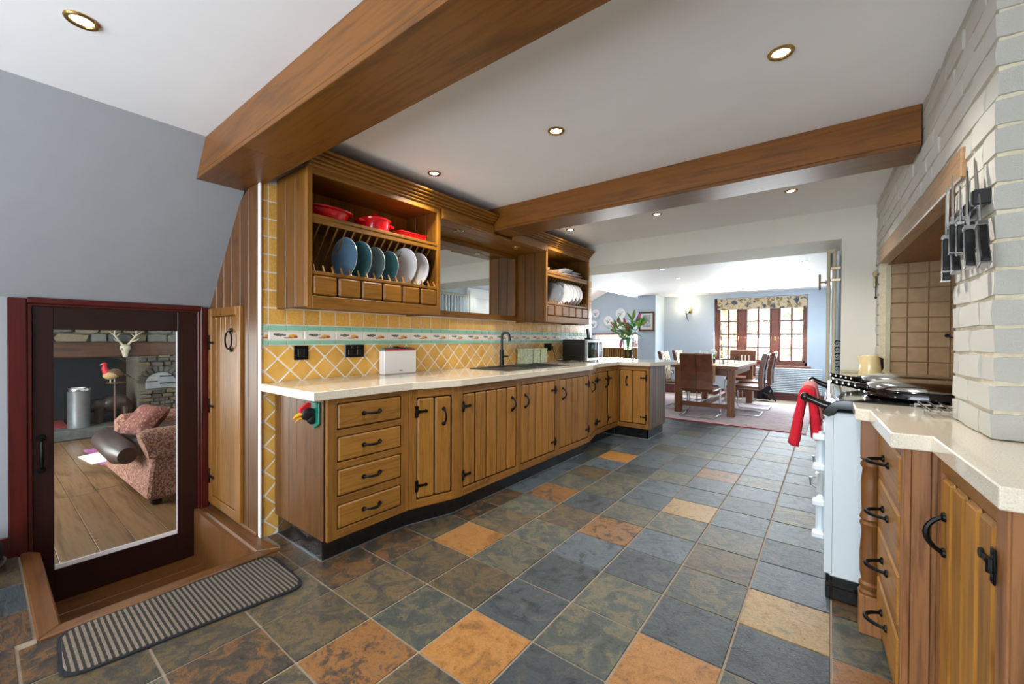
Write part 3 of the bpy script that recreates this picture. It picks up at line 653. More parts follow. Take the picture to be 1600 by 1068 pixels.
# ---------------------------------------------------------------- sockets
def socket(y, z, w, h, mat, label, kind='switch'):
    o = thing('wall_socket', label, 'socket', (WX,y,z)); b = MB(); b.box(WX+.002,WX+.010,y-w/2,y+w/2,z-h/2,z+h/2,.003); b.build('plate',mat,o)
    b = MB()
    if kind == 'switch':
        b.box(WX+.010,WX+.013,y-.022,y+.022,z-.025,z+.025,.002); b.tube([(WX+.012,y-.008,z),(WX+.026,y-.006,z+.006)],[.007,.005],8)
    else:
        for s_ in (-1,1):
            b.box(WX+.010,WX+.013,y+s_*.033-.017,y+s_*.033+.017,z-.027,z+.012,.002); b.build('outlet','black_plastic',o); b = MB()
            b.box(WX+.010,WX+.014,y+s_*.02-.006,y+s_*.02+.006,z+.02,z+.032,.001); b.build('rocker','black_plastic',o); b = MB()
        return o
    b.build('rocker','black_plastic',o); return o
socket(1.235,1.073,.088,.088,'iron','black single switch plate on yellow tiles at the left')
socket(1.600,1.077,.146,.086,'black_gloss','glossy black double socket on tiles left of the white case','socket')
o = socket(4.08,1.07,.146,.086,'iron','black double socket above the green canisters','socket')
b = MB(); b.box(WX+.010,WX+.045,4.085,4.135,1.045,1.085,.006); b.build('plug','black_plastic',o)
b = MB(); b.tube([(WX+.035,4.13,1.05),(WX+.05,4.15,1.00),(WX+.05,4.16,.95),(WX+.06,4.20,.915),(WX+.08,4.32,.906),(WX+.10,4.44,.906)],.004,6); b.build('cable','black_plastic',o)
# ---------------------------------------------------------------- canisters
for k, (y, lab) in enumerate(((3.53,'leftmost of three pale green patterned canisters by the sink'),(3.67,'middle of three pale green patterned canisters by the sink'),(3.81,'rightmost of three pale green patterned canisters by the sink'))):
    o = thing('storage_tin', lab, 'canister', (-2.545,y,.9), None, 'green canisters behind the drainer')
    b = MB(); b.box(-2.602,-2.482,y-.062,y+.062,.901,1.045,.006); b.build('tin','tin_gingham',o)
    b = MB(); b.box(-2.604,-2.480,y-.064,y+.064,1.045,1.064,.006); b.build('lid','tin_gingham',o)
# ---------------------------------------------------------------- microwave and phone
m = thing('microwave_oven','black and steel microwave with mirrored door at worktop corner','microwave',(-2.40,4.50,.9))
mx0,mx1,my0,my1,mz0,mz1 = -2.54,-2.240,4.29,4.715,.913,1.160
b = MB(); b.box(mx0,mx1,my0,my1,mz0,mz1,.006); b.build('casing','black_plastic',m)
b = MB(); b.box(mx1,mx1+.026,my0+.002,my1-.11,mz0+.002,mz1-.002,.004); b.build('door','brushed_steel',m)
b = MB(); b.box(mx1+.026,mx1+.029,my0+.03,my1-.14,mz0+.03,mz1-.03,.002); b.build('window','black_gloss',m)
b = MB(); b.box(mx1,mx1+.022,my1-.108,my1,mz0+.002,mz1-.002,.004); b.build('control_panel','brushed_steel',m)
b = MB(); b.box(mx1+.022,mx1+.024,my1-.09,my1-.02,mz0+.03,mz1-.03,.002); b.build('display','black_gloss',m)
b = MB(); b.tube([(mx1+.03,my1-.125,mz0+.04),(mx1+.05,my1-.125,mz0+.05),(mx1+.05,my1-.125,mz1-.05),(mx1+.03,my1-.125,mz1-.04)],.006,8); b.build('handle','brushed_steel',m,SM)
b = MB()
for k in range(6): b.box(mx0+.10+k*.028,mx0+.115+k*.028,my0-.0012,my0+.0005,mz0+.04,mz0+.055,.0005)
b.build('vent','dark_gap',m)
for xx in (mx0+.03,mx1-.03):
    for yy in (my0+.03,my1-.03):
        b = MB(); b.lathe([(0,.901),(.012,.901),(.014,.913),(0,.913)],(xx,yy,0),10); b.build('foot','black_plastic',m)
p = thing('cordless_phone','black cordless phone upright in its cradle on the microwave','telephone',(-2.36,4.60,1.16))
b = MB(); b.box(-2.40,-2.32,4.575,4.665,1.1605,1.183,.008); b.build('cradle','black_plastic',p)
b = MB(); b.hexa([Vector(q) for q in ((-2.375,4.597,1.180),(-2.345,4.597,1.180),(-2.345,4.643,1.180),(-2.375,4.643,1.180),(-2.39,4.597,1.290),(-2.368,4.597,1.293),(-2.368,4.643,1.293),(-2.39,4.643,1.290))],.005); hs = b.build('handset','black_plastic',p)
b = MB(); b.hexa([Vector(q) for q in ((-2.352,4.603,1.250),(-2.3495,4.603,1.250),(-2.3495,4.637,1.250),(-2.352,4.637,1.250),(-2.3625,4.603,1.279),(-2.36,4.603,1.279),(-2.36,4.637,1.279),(-2.3625,4.637,1.279))]); b.build('screen','brushed_steel',hs)
# ---------------------------------------------------------------- rooster head plaque
g = thing('rooster_plaque','painted rooster head on green plaque, yellow beak and red comb','wall ornament',(-2.15,1.072,.80))
gx, gy, gz = -2.10, 1.073, .775
b = MB(); b.prism([(gx-.045,gz+.062),(gx+.045,gz+.062),(gx+.045,gz-.05),(gx+.0,gz-.075),(gx-.045,gz-.05)],gy-.014,gy,'y',.004); b.build('plaque','green_plaque',g)
hm = Matrix.Rotation(math.radians(25),3,'X')
b = MB(); b.ball((gx-.004,gy-.045,gz+.005),.030,.8,1.35,1.1,14,10); b.ball((gx-.004,gy-.022,gz-.022),.028,.85,1,1.1,12,8); b.build('head','feather_black',g,SM)
b = MB(); b.prism([(gy-.085,gz+.012),(gy-.088,gz+.034),(gy-.066,gz+.052),(gy-.045,gz+.062),(gy-.028,gz+.060),(gy-.03,gz+.036),(gy-.06,gz+.026)],gx-.012,gx+.004,'x',.003); b.build('comb','comb_red',g)
b = MB(); b.tube([(gx-.004,gy-.072,gz+.008),(gx-.006,gy-.10,gz+.0),(gx-.006,gy-.118,gz-.012)],[.013,.009,.002],8); b.tube([(gx-.004,gy-.068,gz-.008),(gx-.006,gy-.09,gz-.018),(gx-.006,gy-.106,gz-.03)],[.010,.007,.002],8); b.build('beak','beak_yellow',g,SM)
b = MB(); b.ball((gx-.026,gy-.060,gz+.014),.006,1,1,1,8,6); b.build('eye','paper_white',g,SM)
# ---------------------------------------------------------------- doormat
b = MB()
mp = [(-2.37,.185),(-2.025,.185),(-1.945,.25),(-1.945,.86),(-2.0,.945),(-2.30,.955),(-2.365,.90),(-2.37,.28)]
mp = [(-2.345,.195),(-2.06,.17),(-1.965,.22),(-1.95,.86),(-1.995,.935),(-2.29,.955),(-2.365,.90),(-2.375,.25)]
def rounded(poly, r, n=4):
    out = []
    for i in range(len(poly)):
        p, a, q = Vector(poly[i]), Vector(poly[i-1]), Vector(poly[(i+1)%len(poly)]); u, v = (a-p).normalized()*r, (q-p).normalized()*r
        for k in range(n+1):
            t = k/n; w = (p+u)*(1-t)**2+p*2*t*(1-t)+(p+v)*t*t; out.append((w.x,w.y))
    return out
mp = rounded([(-2.385,.185),(-2.045,.165),(-1.935,.945),(-2.36,.965)],.075)
cx = sum(p[0] for p in mp)/len(mp); cy = sum(p[1] for p in mp)/len(mp)
d = thing('doormat','brown and beige striped doormat with dark edging before the sunken door','mat',(cx,cy,0))
b.prism(mp,.0015,.008,'z'); b.build('edging','black_cloth',d)
b = MB(); b.prism([(cx+(p[0]-cx)*.94,cy+(p[1]-cy)*.97) for p in mp],.006,.012,'z',.002); b.build('pile','mat_stripe',d)
# black item at the very left edge
o = thing('floor_bag','black rounded bag with grey trim at the left edge of the floor','bag',(-3.25,-.10,0))
b = MB(); b.ball((-3.26,-.02,.10),.12,1.0,.85,.85,18,10); b.bm.verts.ensure_lookup_table()
for v in b.bm.verts: v.co.z = max(.004, v.co.z)
b.build('body','black_cloth',o,SM)
b = MB(); b.tube([(-3.26+.125*math.cos(a),-.02+.105*math.sin(a),.05) for a in [2*PI*k/24 for k in range(25)]],.006,6); b.build('trim','brushed_steel',o,SM)
# ---------------------------------------------------------------- plate-rack wall units
UX = -2.228; UZ0, UZ1 = 1.335, 2.10
def rack(y0, y1, label, seed, ndow):
    random.seed(seed)
    o = thing('plate_rack', label, 'cabinet', (-2.42,(y0+y1)/2,UZ0))
    st = .030
    for ya, nm in ((y0,'side_panel'),(y1-.018,'side_panel')):
        # side of three boards
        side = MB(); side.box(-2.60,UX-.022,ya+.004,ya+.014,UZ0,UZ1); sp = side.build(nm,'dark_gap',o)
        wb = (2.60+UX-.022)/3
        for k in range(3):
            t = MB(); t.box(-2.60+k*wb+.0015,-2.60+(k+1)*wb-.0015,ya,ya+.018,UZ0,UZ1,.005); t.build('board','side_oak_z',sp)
    bk = MB(); bk.box(-2.604,-2.598,y0+.01,y1-.01,UZ0+.01,UZ1); bk = bk.build('back_panel','dark_gap',o); n = 9; wd = (y1-y0-.036)/n
    for k in range(n):
        t = MB(); t.box(-2.600,-2.590,y0+.018+k*wd+.001,y0+.018+(k+1)*wd-.001,UZ0+.01,UZ1,.002); t.build('board','upper_oak_z',bk)
    for ya in (y0,y1-st):
        t = MB(); t.box(UX-.022,UX,ya,ya+st,UZ0,UZ1,.002); t.build('stile','upper_oak_z',o)
    t = MB(); t.box(UX-.022,UX,y0+st,y1-st,UZ0,1.398,.002); t.build('rail','upper_oak_y',o)
    t = MB(); t.box(UX-.022,UX,y0+st,y1-st,2.062,UZ1,.002); t.build('rail','upper_oak_y',o)
    t = MB(); t.box(-2.598,UX-.022,y0+.018,y1-.018,UZ0+.015,UZ0+.03); t.build('bottom','upper_oak_y',o)
    t = MB(); t.box(-2.598,UX-.022,y0+.018,y1-.018,UZ1-.02,UZ1); t.build('top','upper_oak_y',o)
    t = MB(); t.box(-2.590,UX-.004,y0+.018,y1-.018,1.826,1.846,.003); t.box(UX-.024,UX-.008,y0+st,y1-st,1.797,1.826,.002); t.build('shelf','upper_oak_y',o)
    t = MB(); t.box(-2.590,UX-.026,y0+.018,y1-.018,1.505,1.517); t.build('rack_base','upper_oak_y',o)
    t = MB(); t.box(UX-.034,UX-.006,y0+st,y1-st,1.515,1.535,.003); t.build('rail','upper_oak_y',o)
    t = MB(); t.box(UX-.05,UX-.03,y0+st,y1-st,1.40,1.515); t.build('drawer_back','dark_gap',o)
    wd = (y1-y0-2*st)/6
    for k in range(6):
        t = MB(); t.box(UX-.028,UX-.001,y0+st+k*wd+.005,y0+st+(k+1)*wd-.005,1.403,1.511,.009); t.build('drawer','upper_oak_y',o)
    for k in range(ndow):
        y = y0+st+.02+(y1-y0-2*st-.03)*k/(ndow-1)
        t = MB(); t.tube([(UX-.055,y,1.826),(-2.56,y,1.516)],.0055,6); t.build('dowel','door_oak_x',o,SM)
        t = MB(); t.tube([(UX-.014,y,1.530),(UX-.035,y,1.572)],.0055,6); t.build('dowel','door_oak_x',o,SM)
    return o
rack(1.085,2.045,'oak plate rack with red dishes and blue plates nearest the camera',3,17)
rack(3.440,4.372,'oak plate rack with all-white china at the far end',4,17)
# moulded cornice along both racks, broken by the slim beam
def cornice(ya, yb, label):
    o = thing('cornice', label, 'moulding', (-2.2,(ya+yb)/2,2.1))
    for (x0,z0,x1,z1) in ((-.004,2.098,.014,2.116),(.0,2.114,.028,2.132),(.0,2.130,.044,2.150),(.0,2.148,.062,2.166),(.0,2.164,.078,2.180)):
        t = MB(); t.box(UX-.03+x0,UX+x1,ya-(.0 if ya < 2 else 0),yb+(x1 if yb > 4 else 0),z0,z1,.005); t.build('moulding','upper_oak_y',o)
    return o
cornice(1.085,2.615,'stepped oak cornice on the near side of the slim beam')
cornice(2.89,4.375,'stepped oak cornice on the far side of the slim beam')
# bridging canopy between racks with two spots, mirror below
o = thing('canopy_shelf','oak board bridging the two plate racks above the mirror','shelf',(-2.42,2.75,2.03))
for xa, xb in ((-2.60,-2.48),(-2.478,-2.36),(-2.358,-2.235)):
    t = MB(); t.box(xa,xb,2.047,3.438,2.028,2.050,.003); t.build('board','upper_oak_y',o)
t = MB(); t.box(-2.228,-2.206,2.047,2.62,2.03,2.098,.002); t.build('fascia','upper_oak_y',o); t = MB(); t.box(-2.228,-2.206,2.885,3.438,2.03,2.098,.002); t.build('fascia','upper_oak_y',o)
mir = thing('wall_mirror','large oak framed mirror between the plate racks','mirror',(-2.60,2.75,1.36))
b = MB(); b.box(-2.612,-2.600,2.06,3.43,1.40,1.985); g_ = b.build('mirror_glass',None,mir)
t_ = NT('mirror_silver'); t_.set('#EEF2F0', .0, 1); M['mirror_silver'] = t_.m; g_.data.materials.append(M['mirror_silver'])
b = MB(); b.box(-2.604,-2.582,2.05,3.438,1.350,1.402,.003); b.build('frame_rail','upper_oak_y',mir)
b = MB(); b.box(-2.604,-2.582,2.05,3.438,1.985,2.028,.003); b.build('frame_rail','upper_oak_y',mir)
b = MB(); b.box(-2.604,-2.582,3.400,3.438,1.402,1.985,.003); b.build('frame_stile','upper_oak_z',mir)
b = MB(); b.box(-2.604,-2.582,2.05,2.085,1.402,1.985,.003); b.build('frame_stile','upper_oak_z',mir)

# ---------------------------------------------------------------- recessed spotlights
def spot(x, y, z, label, r=.044, mat='brass', power=26, led=True, group=None, sz=.05):
    o = thing('recessed_spotlight', label, 'spotlight', (x,y,z), None, group)
    b = MB(); b.lathe([(r*.62,z-.0005),(r*.70,z-.006),(r*.92,z-.007),(r,z-.003),(r,z),(r*.62,z)],(x,y,0),28); b.build('ring',mat,o,SM)
    b = MB(); b.lathe([(0,z-.004),(r*.5,z-.0035),(r*.62,z-.001),(0,z-.0005)],(x,y,0),20); b.build('bulb','led_glow' if led else 'brushed_steel',o,SM)
    if power:
        l = bpy.data.lights.new('spot_beam','SPOT'); l.energy = power; l.spot_size = math.radians(125); l.spot_blend = .8; l.color = (1,.95,.88); l.shadow_soft_size = .03
        q = bpy.data.objects.new('spot_beam', l); COL.objects.link(q); q.parent = o; q.location = (0,0,-.02)
    return o
spot(-2.035,.224,ZC,'brass recessed spotlight flaring over the sloped wall, nearest the glazed door',.046,power=20)
spot(-.155,1.848,ZC,'brass recessed spotlight nearest the white brickwork between the beams')
spot(-1.135,1.840,ZC,'brass recessed spotlight in mid ceiling between the beams')
spot(-2.06,1.832,ZC,'brass recessed spotlight close to the near plate rack cornice')
spot(-1.190,3.585,ZC,'brass recessed spotlight mid-ceiling beyond the slim beam',.042)
spot(-.231,3.604,ZC,'brass recessed spotlight beyond the slim beam by the brickwork',.042)
spot(-2.05,3.600,ZC,'brass recessed spotlight beyond the slim beam above the far plate rack',.042)
spot(-2.36,2.36,2.028,'unlit brass spotlight under the canopy left of the slim beam',.040,power=0,led=False)
spot(-2.36,3.12,2.028,'unlit brass spotlight under the canopy right of the slim beam',.040,power=0,led=False)

# ---------------------------------------------------------------- dishes in the near rack
SH = 1.847
o = thing('oval_dish','red glazed oval dish at the left end of the rack shelf','dish',(-2.40,1.22,SH))
b = MB(); b.lathe([(0,SH+.001),(.060,SH+.001),(.066,SH+.008),(.082,SH+.060),(.096,SH+.068),(.097,SH+.074),(.088,SH+.075),(.074,SH+.06),(.058,SH+.012),(0,SH+.010)],(-2.375,1.265,0),36,sx=1.15,sy=1.75); b.build('body','red_glaze',o,SM)
o = thing('casserole_pot','red lidded casserole with side handles in the middle of rack shelf','pot',(-2.40,1.60,SH))
cx, cy = -2.375, 1.60
b = MB(); b.lathe([(0,SH+.001),(.078,SH+.001),(.088,SH+.01),(.096,SH+.075),(.102,SH+.082),(0,SH+.083)],(cx,cy,0),36); b.build('body','red_glaze',o,SM)
b = MB(); b.lathe([(.103,SH+.082),(.104,SH+.088),(.094,SH+.096),(.05,SH+.108),(0,SH+.112)],(cx,cy,0),36); ld = b.build('lid','red_glaze',o,SM)
b = MB(); b.lathe([(.010,SH+.108),(.010,SH+.118),(.021,SH+.122),(.019,SH+.130),(0,SH+.133)],(cx,cy,0),16); b.build('knob','red_glaze',ld,SM)
for s_ in (-1,1):
    b = MB(); b.tube([(cx-.03,cy+s_*.092,SH+.066),(cx-.022,cy+s_*.122,SH+.068),(cx+.022,cy+s_*.122,SH+.068),(cx+.03,cy+s_*.092,SH+.066)],[.010,.012,.012,.010],8); b.build('handle','red_glaze',o,SM)
o = thing('ribbed_dish','red ribbed rectangular baking dish at the right of rack shelf','dish',(-2.38,1.87,SH))
b = MB(); b.hexa([Vector(q) for q in ((-2.45,1.775,SH+.001),(-2.32,1.775,SH+.001),(-2.32,1.965,SH+.001),(-2.45,1.965,SH+.001),(-2.47,1.755,SH+.05),(-2.30,1.755,SH+.05),(-2.30,1.985,SH+.05),(-2.47,1.985,SH+.05))],.008); b.build('body','red_glaze',o)
b = MB()
for k in range(15):
    y = 1.775+k*.0135; b.tube([(-2.318,y,SH+.004),(-2.299,y,SH+.046)],.004,6)
for k in range(9):
    x = -2.45+k*.016; b.tube([(x,1.774,SH+.004),(x,1.756,SH+.046)],.004,6)
b.box(-2.475,-2.295,1.750,1.990,SH+.045,SH+.053,.004); b.build('ribs','red_glaze',o,SM)

def plate(y, r, face, label, group, x=-2.335, zc=None, rz=0, deep=.016, rim='plate_rim', name='plate', parts=True, z0=1.536, tilt=0):
    zc = zc or z0+r*.98
    o = thing(name, label, 'plate', (x,y,zc), 0, group)
    # disc facing -y (toward the camera)
    prof = [(0,0.0),(r*.60,0.0),(r*.97,-deep),(r,-deep)]
    b = MB(); b.lathe([(0,.0),(r*.62,.0),(r*.985,-deep)],(0,0,0),40,'y'); b.bm.normal_update()
    for f in b.bm.faces: pass
    b = MB(); b.lathe([(0,0),(r*.62,0),(r*.98,-deep),(r*.985,-deep+.001),(r*.60,.002),(0,.002)],(0,0,0),40,'y'); b.build('face',face,o,SM)
    b = MB(); b.lathe([(0,.0025),(r*.60,.0025),(r*.985,-deep+.0015),(r,-deep),(r*1.0,-deep+.003),(r*.64,.008),(r*.45,.0085),(0,.0085)],(0,0,0),40,'y'); b.build('back',rim,o,SM)
    o.rotation_euler = (tilt,0,rz); return o
lab = ['mid-blue stoneware plate, leftmost in the near rack','dark teal-blue stoneware plate, second from left in the near rack','grey-blue stoneware plate between the two teal ones in the near rack','deep teal stoneware plate beside the white ones in the near rack']
for k, (y, mt) in enumerate(((1.375,'plate_blue'),(1.475,'plate_teal'),(1.575,'plate_grey'),(1.680,'plate_teal'))):
    plate(y, (.118,.116,.107,.103)[k], mt, lab[k], 'blue stoneware plates in the near rack', x=-2.318, deep=.026, rz=math.radians(6))
plate(1.795,.125,'plate_white','larger white plate with pale rim in the near rack','white plates in the near rack', x=-2.318, rim='plate_white', deep=.014, rz=math.radians(8))
plate(1.905,.118,'plate_white','white plate at the right-hand end of the near rack','white plates in the near rack', x=-2.318, rim='plate_white', deep=.014, rz=math.radians(8))
# far rack
for k, y in enumerate((3.85,3.925,3.995,4.065,4.135)):
    plate(y,.122,'plate_white',['front white dinner plate, leftmost of five in the far rack','second white dinner plate from the left in the far rack','middle white dinner plate of five in the far rack','fourth white dinner plate from the left in the far rack','white dinner plate at the right end of the far rack'][k],'white plates in the far rack', x=-2.318, rim='plate_white', deep=.014, rz=math.radians(8))
o = plate(3.74,.112,'plate_glass','grey glass platter leaning in the far rack','platters in the far rack', x=-2.318, rim='plate_glass', deep=.006, rz=math.radians(8))
o = plate(3.665,.112,'plate_glass','grey glass platter leaning left of another in the far rack','platters in the far rack', x=-2.318, rim='plate_glass', deep=.006, rz=math.radians(8))
def bowl(y, r, h, z, label, x=-2.36, sq=False, name='serving_bowl', group='white china on the far shelf'):
    if sq:
        b = MB(); b.hexa([Vector(q) for q in ((-r*.6,-r*.6,0.001),(r*.6,-r*.6,.001),(r*.6,r*.6,.001),(-r*.6,r*.6,.001),(-r,-r,h),(r,-r,h),(r,r,h),(-r,r,h))],.004)
        b.box(-r*1.03,r*1.03,-r*1.03,r*1.03,h-.006,h,.002)
    else:
        b = MB(); b.lathe([(0,.001),(r*.45,.001),(r*.5,.006),(r*.85,h*.6),(r,h),(r*.96,h),(r*.8,h*.62),(r*.42,.012),(0,.011)],(0,0,0),28)
    o = b.build(name,'white_ceramic',None,SM); o.location = (x,y,z); return tag(o,label,'bowl',group)
bowl(3.56,.085,.05,SH,'lower white bowl of the pair at the left of the far shelf'); bowl(3.56,.05,.05,SH+.052,'small white cup stacked upon the bowls at left of the far shelf')
bowl(3.70,.105,.034,SH,'wide shallow white dish beside the stacked bowls on the far shelf'); bowl(3.84,.075,.045,SH,'white bowl left of the square one on the far shelf')
bowl(3.98,.10,.026,SH,'flat white dish under the square bowl on the far shelf',sq=True); bowl(3.98,.085,.055,SH+.028,'square white bowl on top of a flat dish',sq=True)
bowl(4.17,.09,.036,SH,'flat square white dish at the right of the far shelf',sq=True); bowl(4.17,.08,.03,SH+.038,'topmost square white dish at right of the far shelf',sq=True)
# ---------------------------------------------------------------- lilies in a glass vase
v = thing('lily_vase','clear glass vase of lilies in bud on the peninsula','vase',(-1.99,4.95,.9))
vx, vy = -1.955, 4.87
b = MB(); b.lathe([(0,.901),(.052,.901),(.056,.907),(.058,1.0),(.062,1.10),(.070,1.185),(.0675,1.185),(.059,1.10),(.055,1.0),(.051,.917),(0,.914)],(vx,vy,0),32); b.build('vase','vase_glass',v,SM)
b = MB(); b.lathe([(0,.916),(.050,.917),(.0545,1.0),(.056,1.05),(0,1.05)],(vx,vy,0),28); b.build('water','water',v,SM)
random.seed(31)
def leafmesh(mb, p, d, L, wd, droop=.3):
    d = d.normalized(); sd = d.cross(Vector((0,0,1))); sd = sd.normalized() if sd.length > .01 else Vector((1,0,0)); n = 5; rows = []
    for k in range(n+1):
        t = k/n; c = p+d*L*t+Vector((0,0,-droop*L*t*t)); w_ = wd*math.sin(PI*min(1,.12+t*.88))**.8*(1 if k < n else .05)
        rows.append([mb.bm.verts.new(c-sd*w_), mb.bm.verts.new(c+Vector((0,0,-w_*.35))), mb.bm.verts.new(c+sd*w_)])
    for k in range(n):
        for j in range(2): mb.bm.faces.new((rows[k][j],rows[k+1][j],rows[k+1][j+1],rows[k][j+1]))
tips = [(-.19,.02,1.36,0),(-.30,-.03,1.33,0),(-.34,.05,1.27,0),(-.06,.04,1.33,0),(.10,-.02,1.41,0),(.17,.03,1.37,0),(.29,-.02,1.33,0),(.0,-.06,1.27,0),(-.15,-.08,1.16,0)]
for i, (ax, ay, z, _) in enumerate(tips):
    # spread along the picture's width: camera right is (.79,-.61)
    dx, dy = ax*.79-ay*.3, -ax*.61+ay*.8
    a = Vector((vx-dx*.06,vy-dy*.06,.93)); bq = Vector((vx+dx*.12,vy+dy*.12,1.16)); c = Vector((vx+dx*.62,vy+dy*.62,1.16+(z-1.16)*.7)); e = Vector((vx+dx,vy+dy,z if i != 8 else 1.17))
    t = MB(); t.tube([a,bq,c,e],[.0045,.0045,.004,.003],6); st_ = t.build('stem','stem_green',v,SM)
    dr = (e-c).normalized()
    if i == 8: dr = Vector((dx,dy,-.55)).normalized()
    rot = dr.to_track_quat('Z','Y').to_matrix()
    t = MB(); L = rnd(.12,.15); t.lathe([(.004,0),(.012,.012),(.0195,L*.45),(.016,L*.75),(.004,L*.96),(0,L)],tuple(e),10,'z',m=rot); t.build('bud','bud_pink' if i not in (4,6) else 'bud_green',v,SM)
    for k in range(6):
        f = .32+.14*k; p = bq.lerp(c,f*1.2) if f < .8 else c.lerp(e,(f-.8)*3); ang = rnd(0,6.28); d = Vector((math.cos(ang)*.8+dx*2,math.sin(ang)*.8+dy*2,rnd(.15,.9)))
        t = MB(); leafmesh(t,p,d,rnd(.14,.21),rnd(.017,.024),rnd(.05,.5)); t.build('leaf','leaf_green' if rnd(0,1) < .7 else 'leaf_light',v,SM)
    if i not in (8,):
        for k in range(2):
            d = Vector((dx*3+rnd(-.4,.4),dy*3+rnd(-.4,.4),rnd(.4,1.0))); t = MB(); leafmesh(t,e-dr*.02,d,rnd(.13,.17),.017,.1); t.build('leaf','leaf_light' if k else 'leaf_green',v,SM)
# ---------------------------------------------------------------- painted brick chimney wall (local frame: x into the wall, y along it from the near corner)
BA = math.atan2(.29-.352, 4.36-1.69)
b = MB(); B_D = 1.5
# mortar body: pier, far pier, mass over the mantel
b.box(.004,B_D,.003,.385,.902,ZC); b.box(.004,.9,2.515,2.69,0,ZC); b.box(.004,B_D,.385,2.515,1.83,ZC)
me = b.mesh('wall_right','mortar_white'); bw = bpy.data.objects.new('wall_right', me); COL.objects.link(bw); bw.location = (.352,1.69,0); bw.rotation_euler = (0,0,-BA if False else math.atan2(.062,2.67)); struct(bw); bw['_local'] = 1
random.seed(77)
BV = []
for v in range(8):
    bb = MB(); bb.box(-.5,.5,-.5,.5,-.5,.5)
    bmesh.ops.subdivide_edges(bb.bm, edges=bb.bm.edges[:], cuts=1, use_grid_fill=True)
    for q in bb.bm.verts:
        n_ext = sum(abs(c) > .49 for c in q.co); k = .93 if n_ext == 3 else (.98 if n_ext == 2 else 1.01)
        q.co = Vector((q.co.x*(k if n_ext > 1 else 1.0)*1.0, q.co.y*(.992 if n_ext == 2 else (.98 if n_ext == 3 else 1)), q.co.z*(.97 if n_ext == 2 else (.95 if n_ext == 3 else 1))))+Vector((rnd(-.03,.03),rnd(-.012,.012),rnd(-.035,.035)))
    BV.append(bb.mesh('brick','brick_white',smooth=math.radians(75)))
def brick(x, y, z, dx, dy, dz):
    o = inst(random.choice(BV),'brick',bw,(x+rnd(-.004,.003),y,z),(rnd(-.02,.02),rnd(-.012,.012),rnd(-.012,.012)),(dx,dy,dz))
CH = .0773
for c in range(18):
    z0 = .900+c*CH; zc = z0+CH/2; dz = min(CH-.009, ZC-z0-.004)
    if dz < .02: continue
    zc = z0+dz/2+.004
    off = -.010 if c % 2 else -.118
    y = off
    while y < 2.68:
        ya, yb = max(y,-.010), min(y+.216,2.685)
        inside = lambda p: .385 < p < 2.515 and zc < 1.83+ .03
        if zc < 1.79:
            if ya < .385: yb = min(yb,.385)
            elif ya < 2.515 < yb: ya = 2.515
            elif .384 <= ya < 2.515: y += .216; continue
        elif zc < 1.85:
            pass
        if yb-ya > .03:
            brick(.030,(ya+yb)/2,zc,.065,yb-ya-.008,dz)
        y += .216
    # near face, seen from the camera's end
    x = .012 if c % 2 else .012+.10
    if c % 2 == 0: pass
    xx = .075 if c % 2 else .075
    first = True; x = .064
    while x < .95:
        L = (.205 if not first else (.205 if c % 2 else .10)); brick(x+L/2,.030,zc,L-.008,.066,dz); x += L; first = False
# oak mantel lintel over the range recess
o = thing('mantel_beam','pale oak mantel beam over the range cooker recess','beam',(.34,3.0,1.735))
b = MB(); b.prism([(1.955,1.700),(4.075,1.734),(4.075,1.842),(1.955,1.800)],-.014,.05,'x',.004)
m_ = b.build('facing','pale_oak_y',None,at=None)
for v in m_.data.vertices: v.co.x += .352-.0232*(v.co.y-1.69)
for v in m_.data.vertices: v.co -= Vector((.34,3.0,1.735))
m_.parent = o
b = MB(); b.box(.362,.95,2.085,4.20,1.740,1.80); b.build('soffit_board','beam_oak_y',o)
# tiled recess behind the range
b = MB(); b.box(1.0,1.05,2.07,4.25,0,1.76); struct(b.build('wall_alcove_back','alcove_grout'))
b = MB(); b.box(.345,1.0,4.205,4.25,0,1.745); al = struct(b.build('wall_alcove','alcove_grout'))
tq = MB(); tq.box(-.054,.054,-.010,0,-.054,.054,.005); tq_me = tq.mesh('alcove_tile','alcove_tile')
for r in range(8):
    for c in range(6):
        inst(tq_me,'alcove_tile',al,(.345+.056+c*.111,4.205,.90+.056+r*.109),(rnd(-.01,.01),0,rnd(-.01,.01)),(1,1,.985))
b = MB(); b.box(.335,.362,4.185,4.213,.86,1.735,.002); struct(b.build('trim_5','reveal_cream'))
b = MB(); b.box(.345,1.2,2.00,2.07,.0,.89); struct(b.build('wall_alcove_side','mortar_white'))
h = thing('recess_hook','small dark metal hook on the tan tiles behind the range','hook',(.69,4.17,1.19))
b = MB(); b.tube([(.66,4.196,1.205),(.66,4.17,1.20),(.68,4.15,1.19),(.70,4.15,1.195),(.715,4.15,1.21)],[.006,.006,.005,.005,.004],6); b.build('hook','iron',h,SM)
b = MB(); b.lathe([(0,0),(.014,0),(.012,-.006),(0,-.007)],(.66,4.196,1.205),10,'y'); b.build('rose','iron',h,SM)
# hanging ornament on the far pier
o = thing('hanging_ornament','pale brass figure with cord hung on the far white brick pier','wall ornament',(.29,4.2,1.63))
bx, by = .277, 4.24
b = MB(); b.ball((bx,by,1.685),.024,.8,1.1,1,12,8); b.ball((bx,by-.018,1.66),.018,.8,1,1,10,6); b.build('head','ornament_brass',o,SM)
b = MB(); b.prism([(by-.024,1.66),(by+.022,1.66),(by+.018,1.575),(by-.018,1.575)],bx-.012,bx+.008,'x',.004); b.build('body','ornament_brass',o)
b = MB(); b.tube([(bx,by-.036,1.66),(bx,by-.036,1.55),(bx,by-.034,1.50)],.004,6); b.tube([(bx,by-.034,1.50),(bx,by-.03,1.49)],[.010,.006],6); b.build('rod','iron',o,SM)
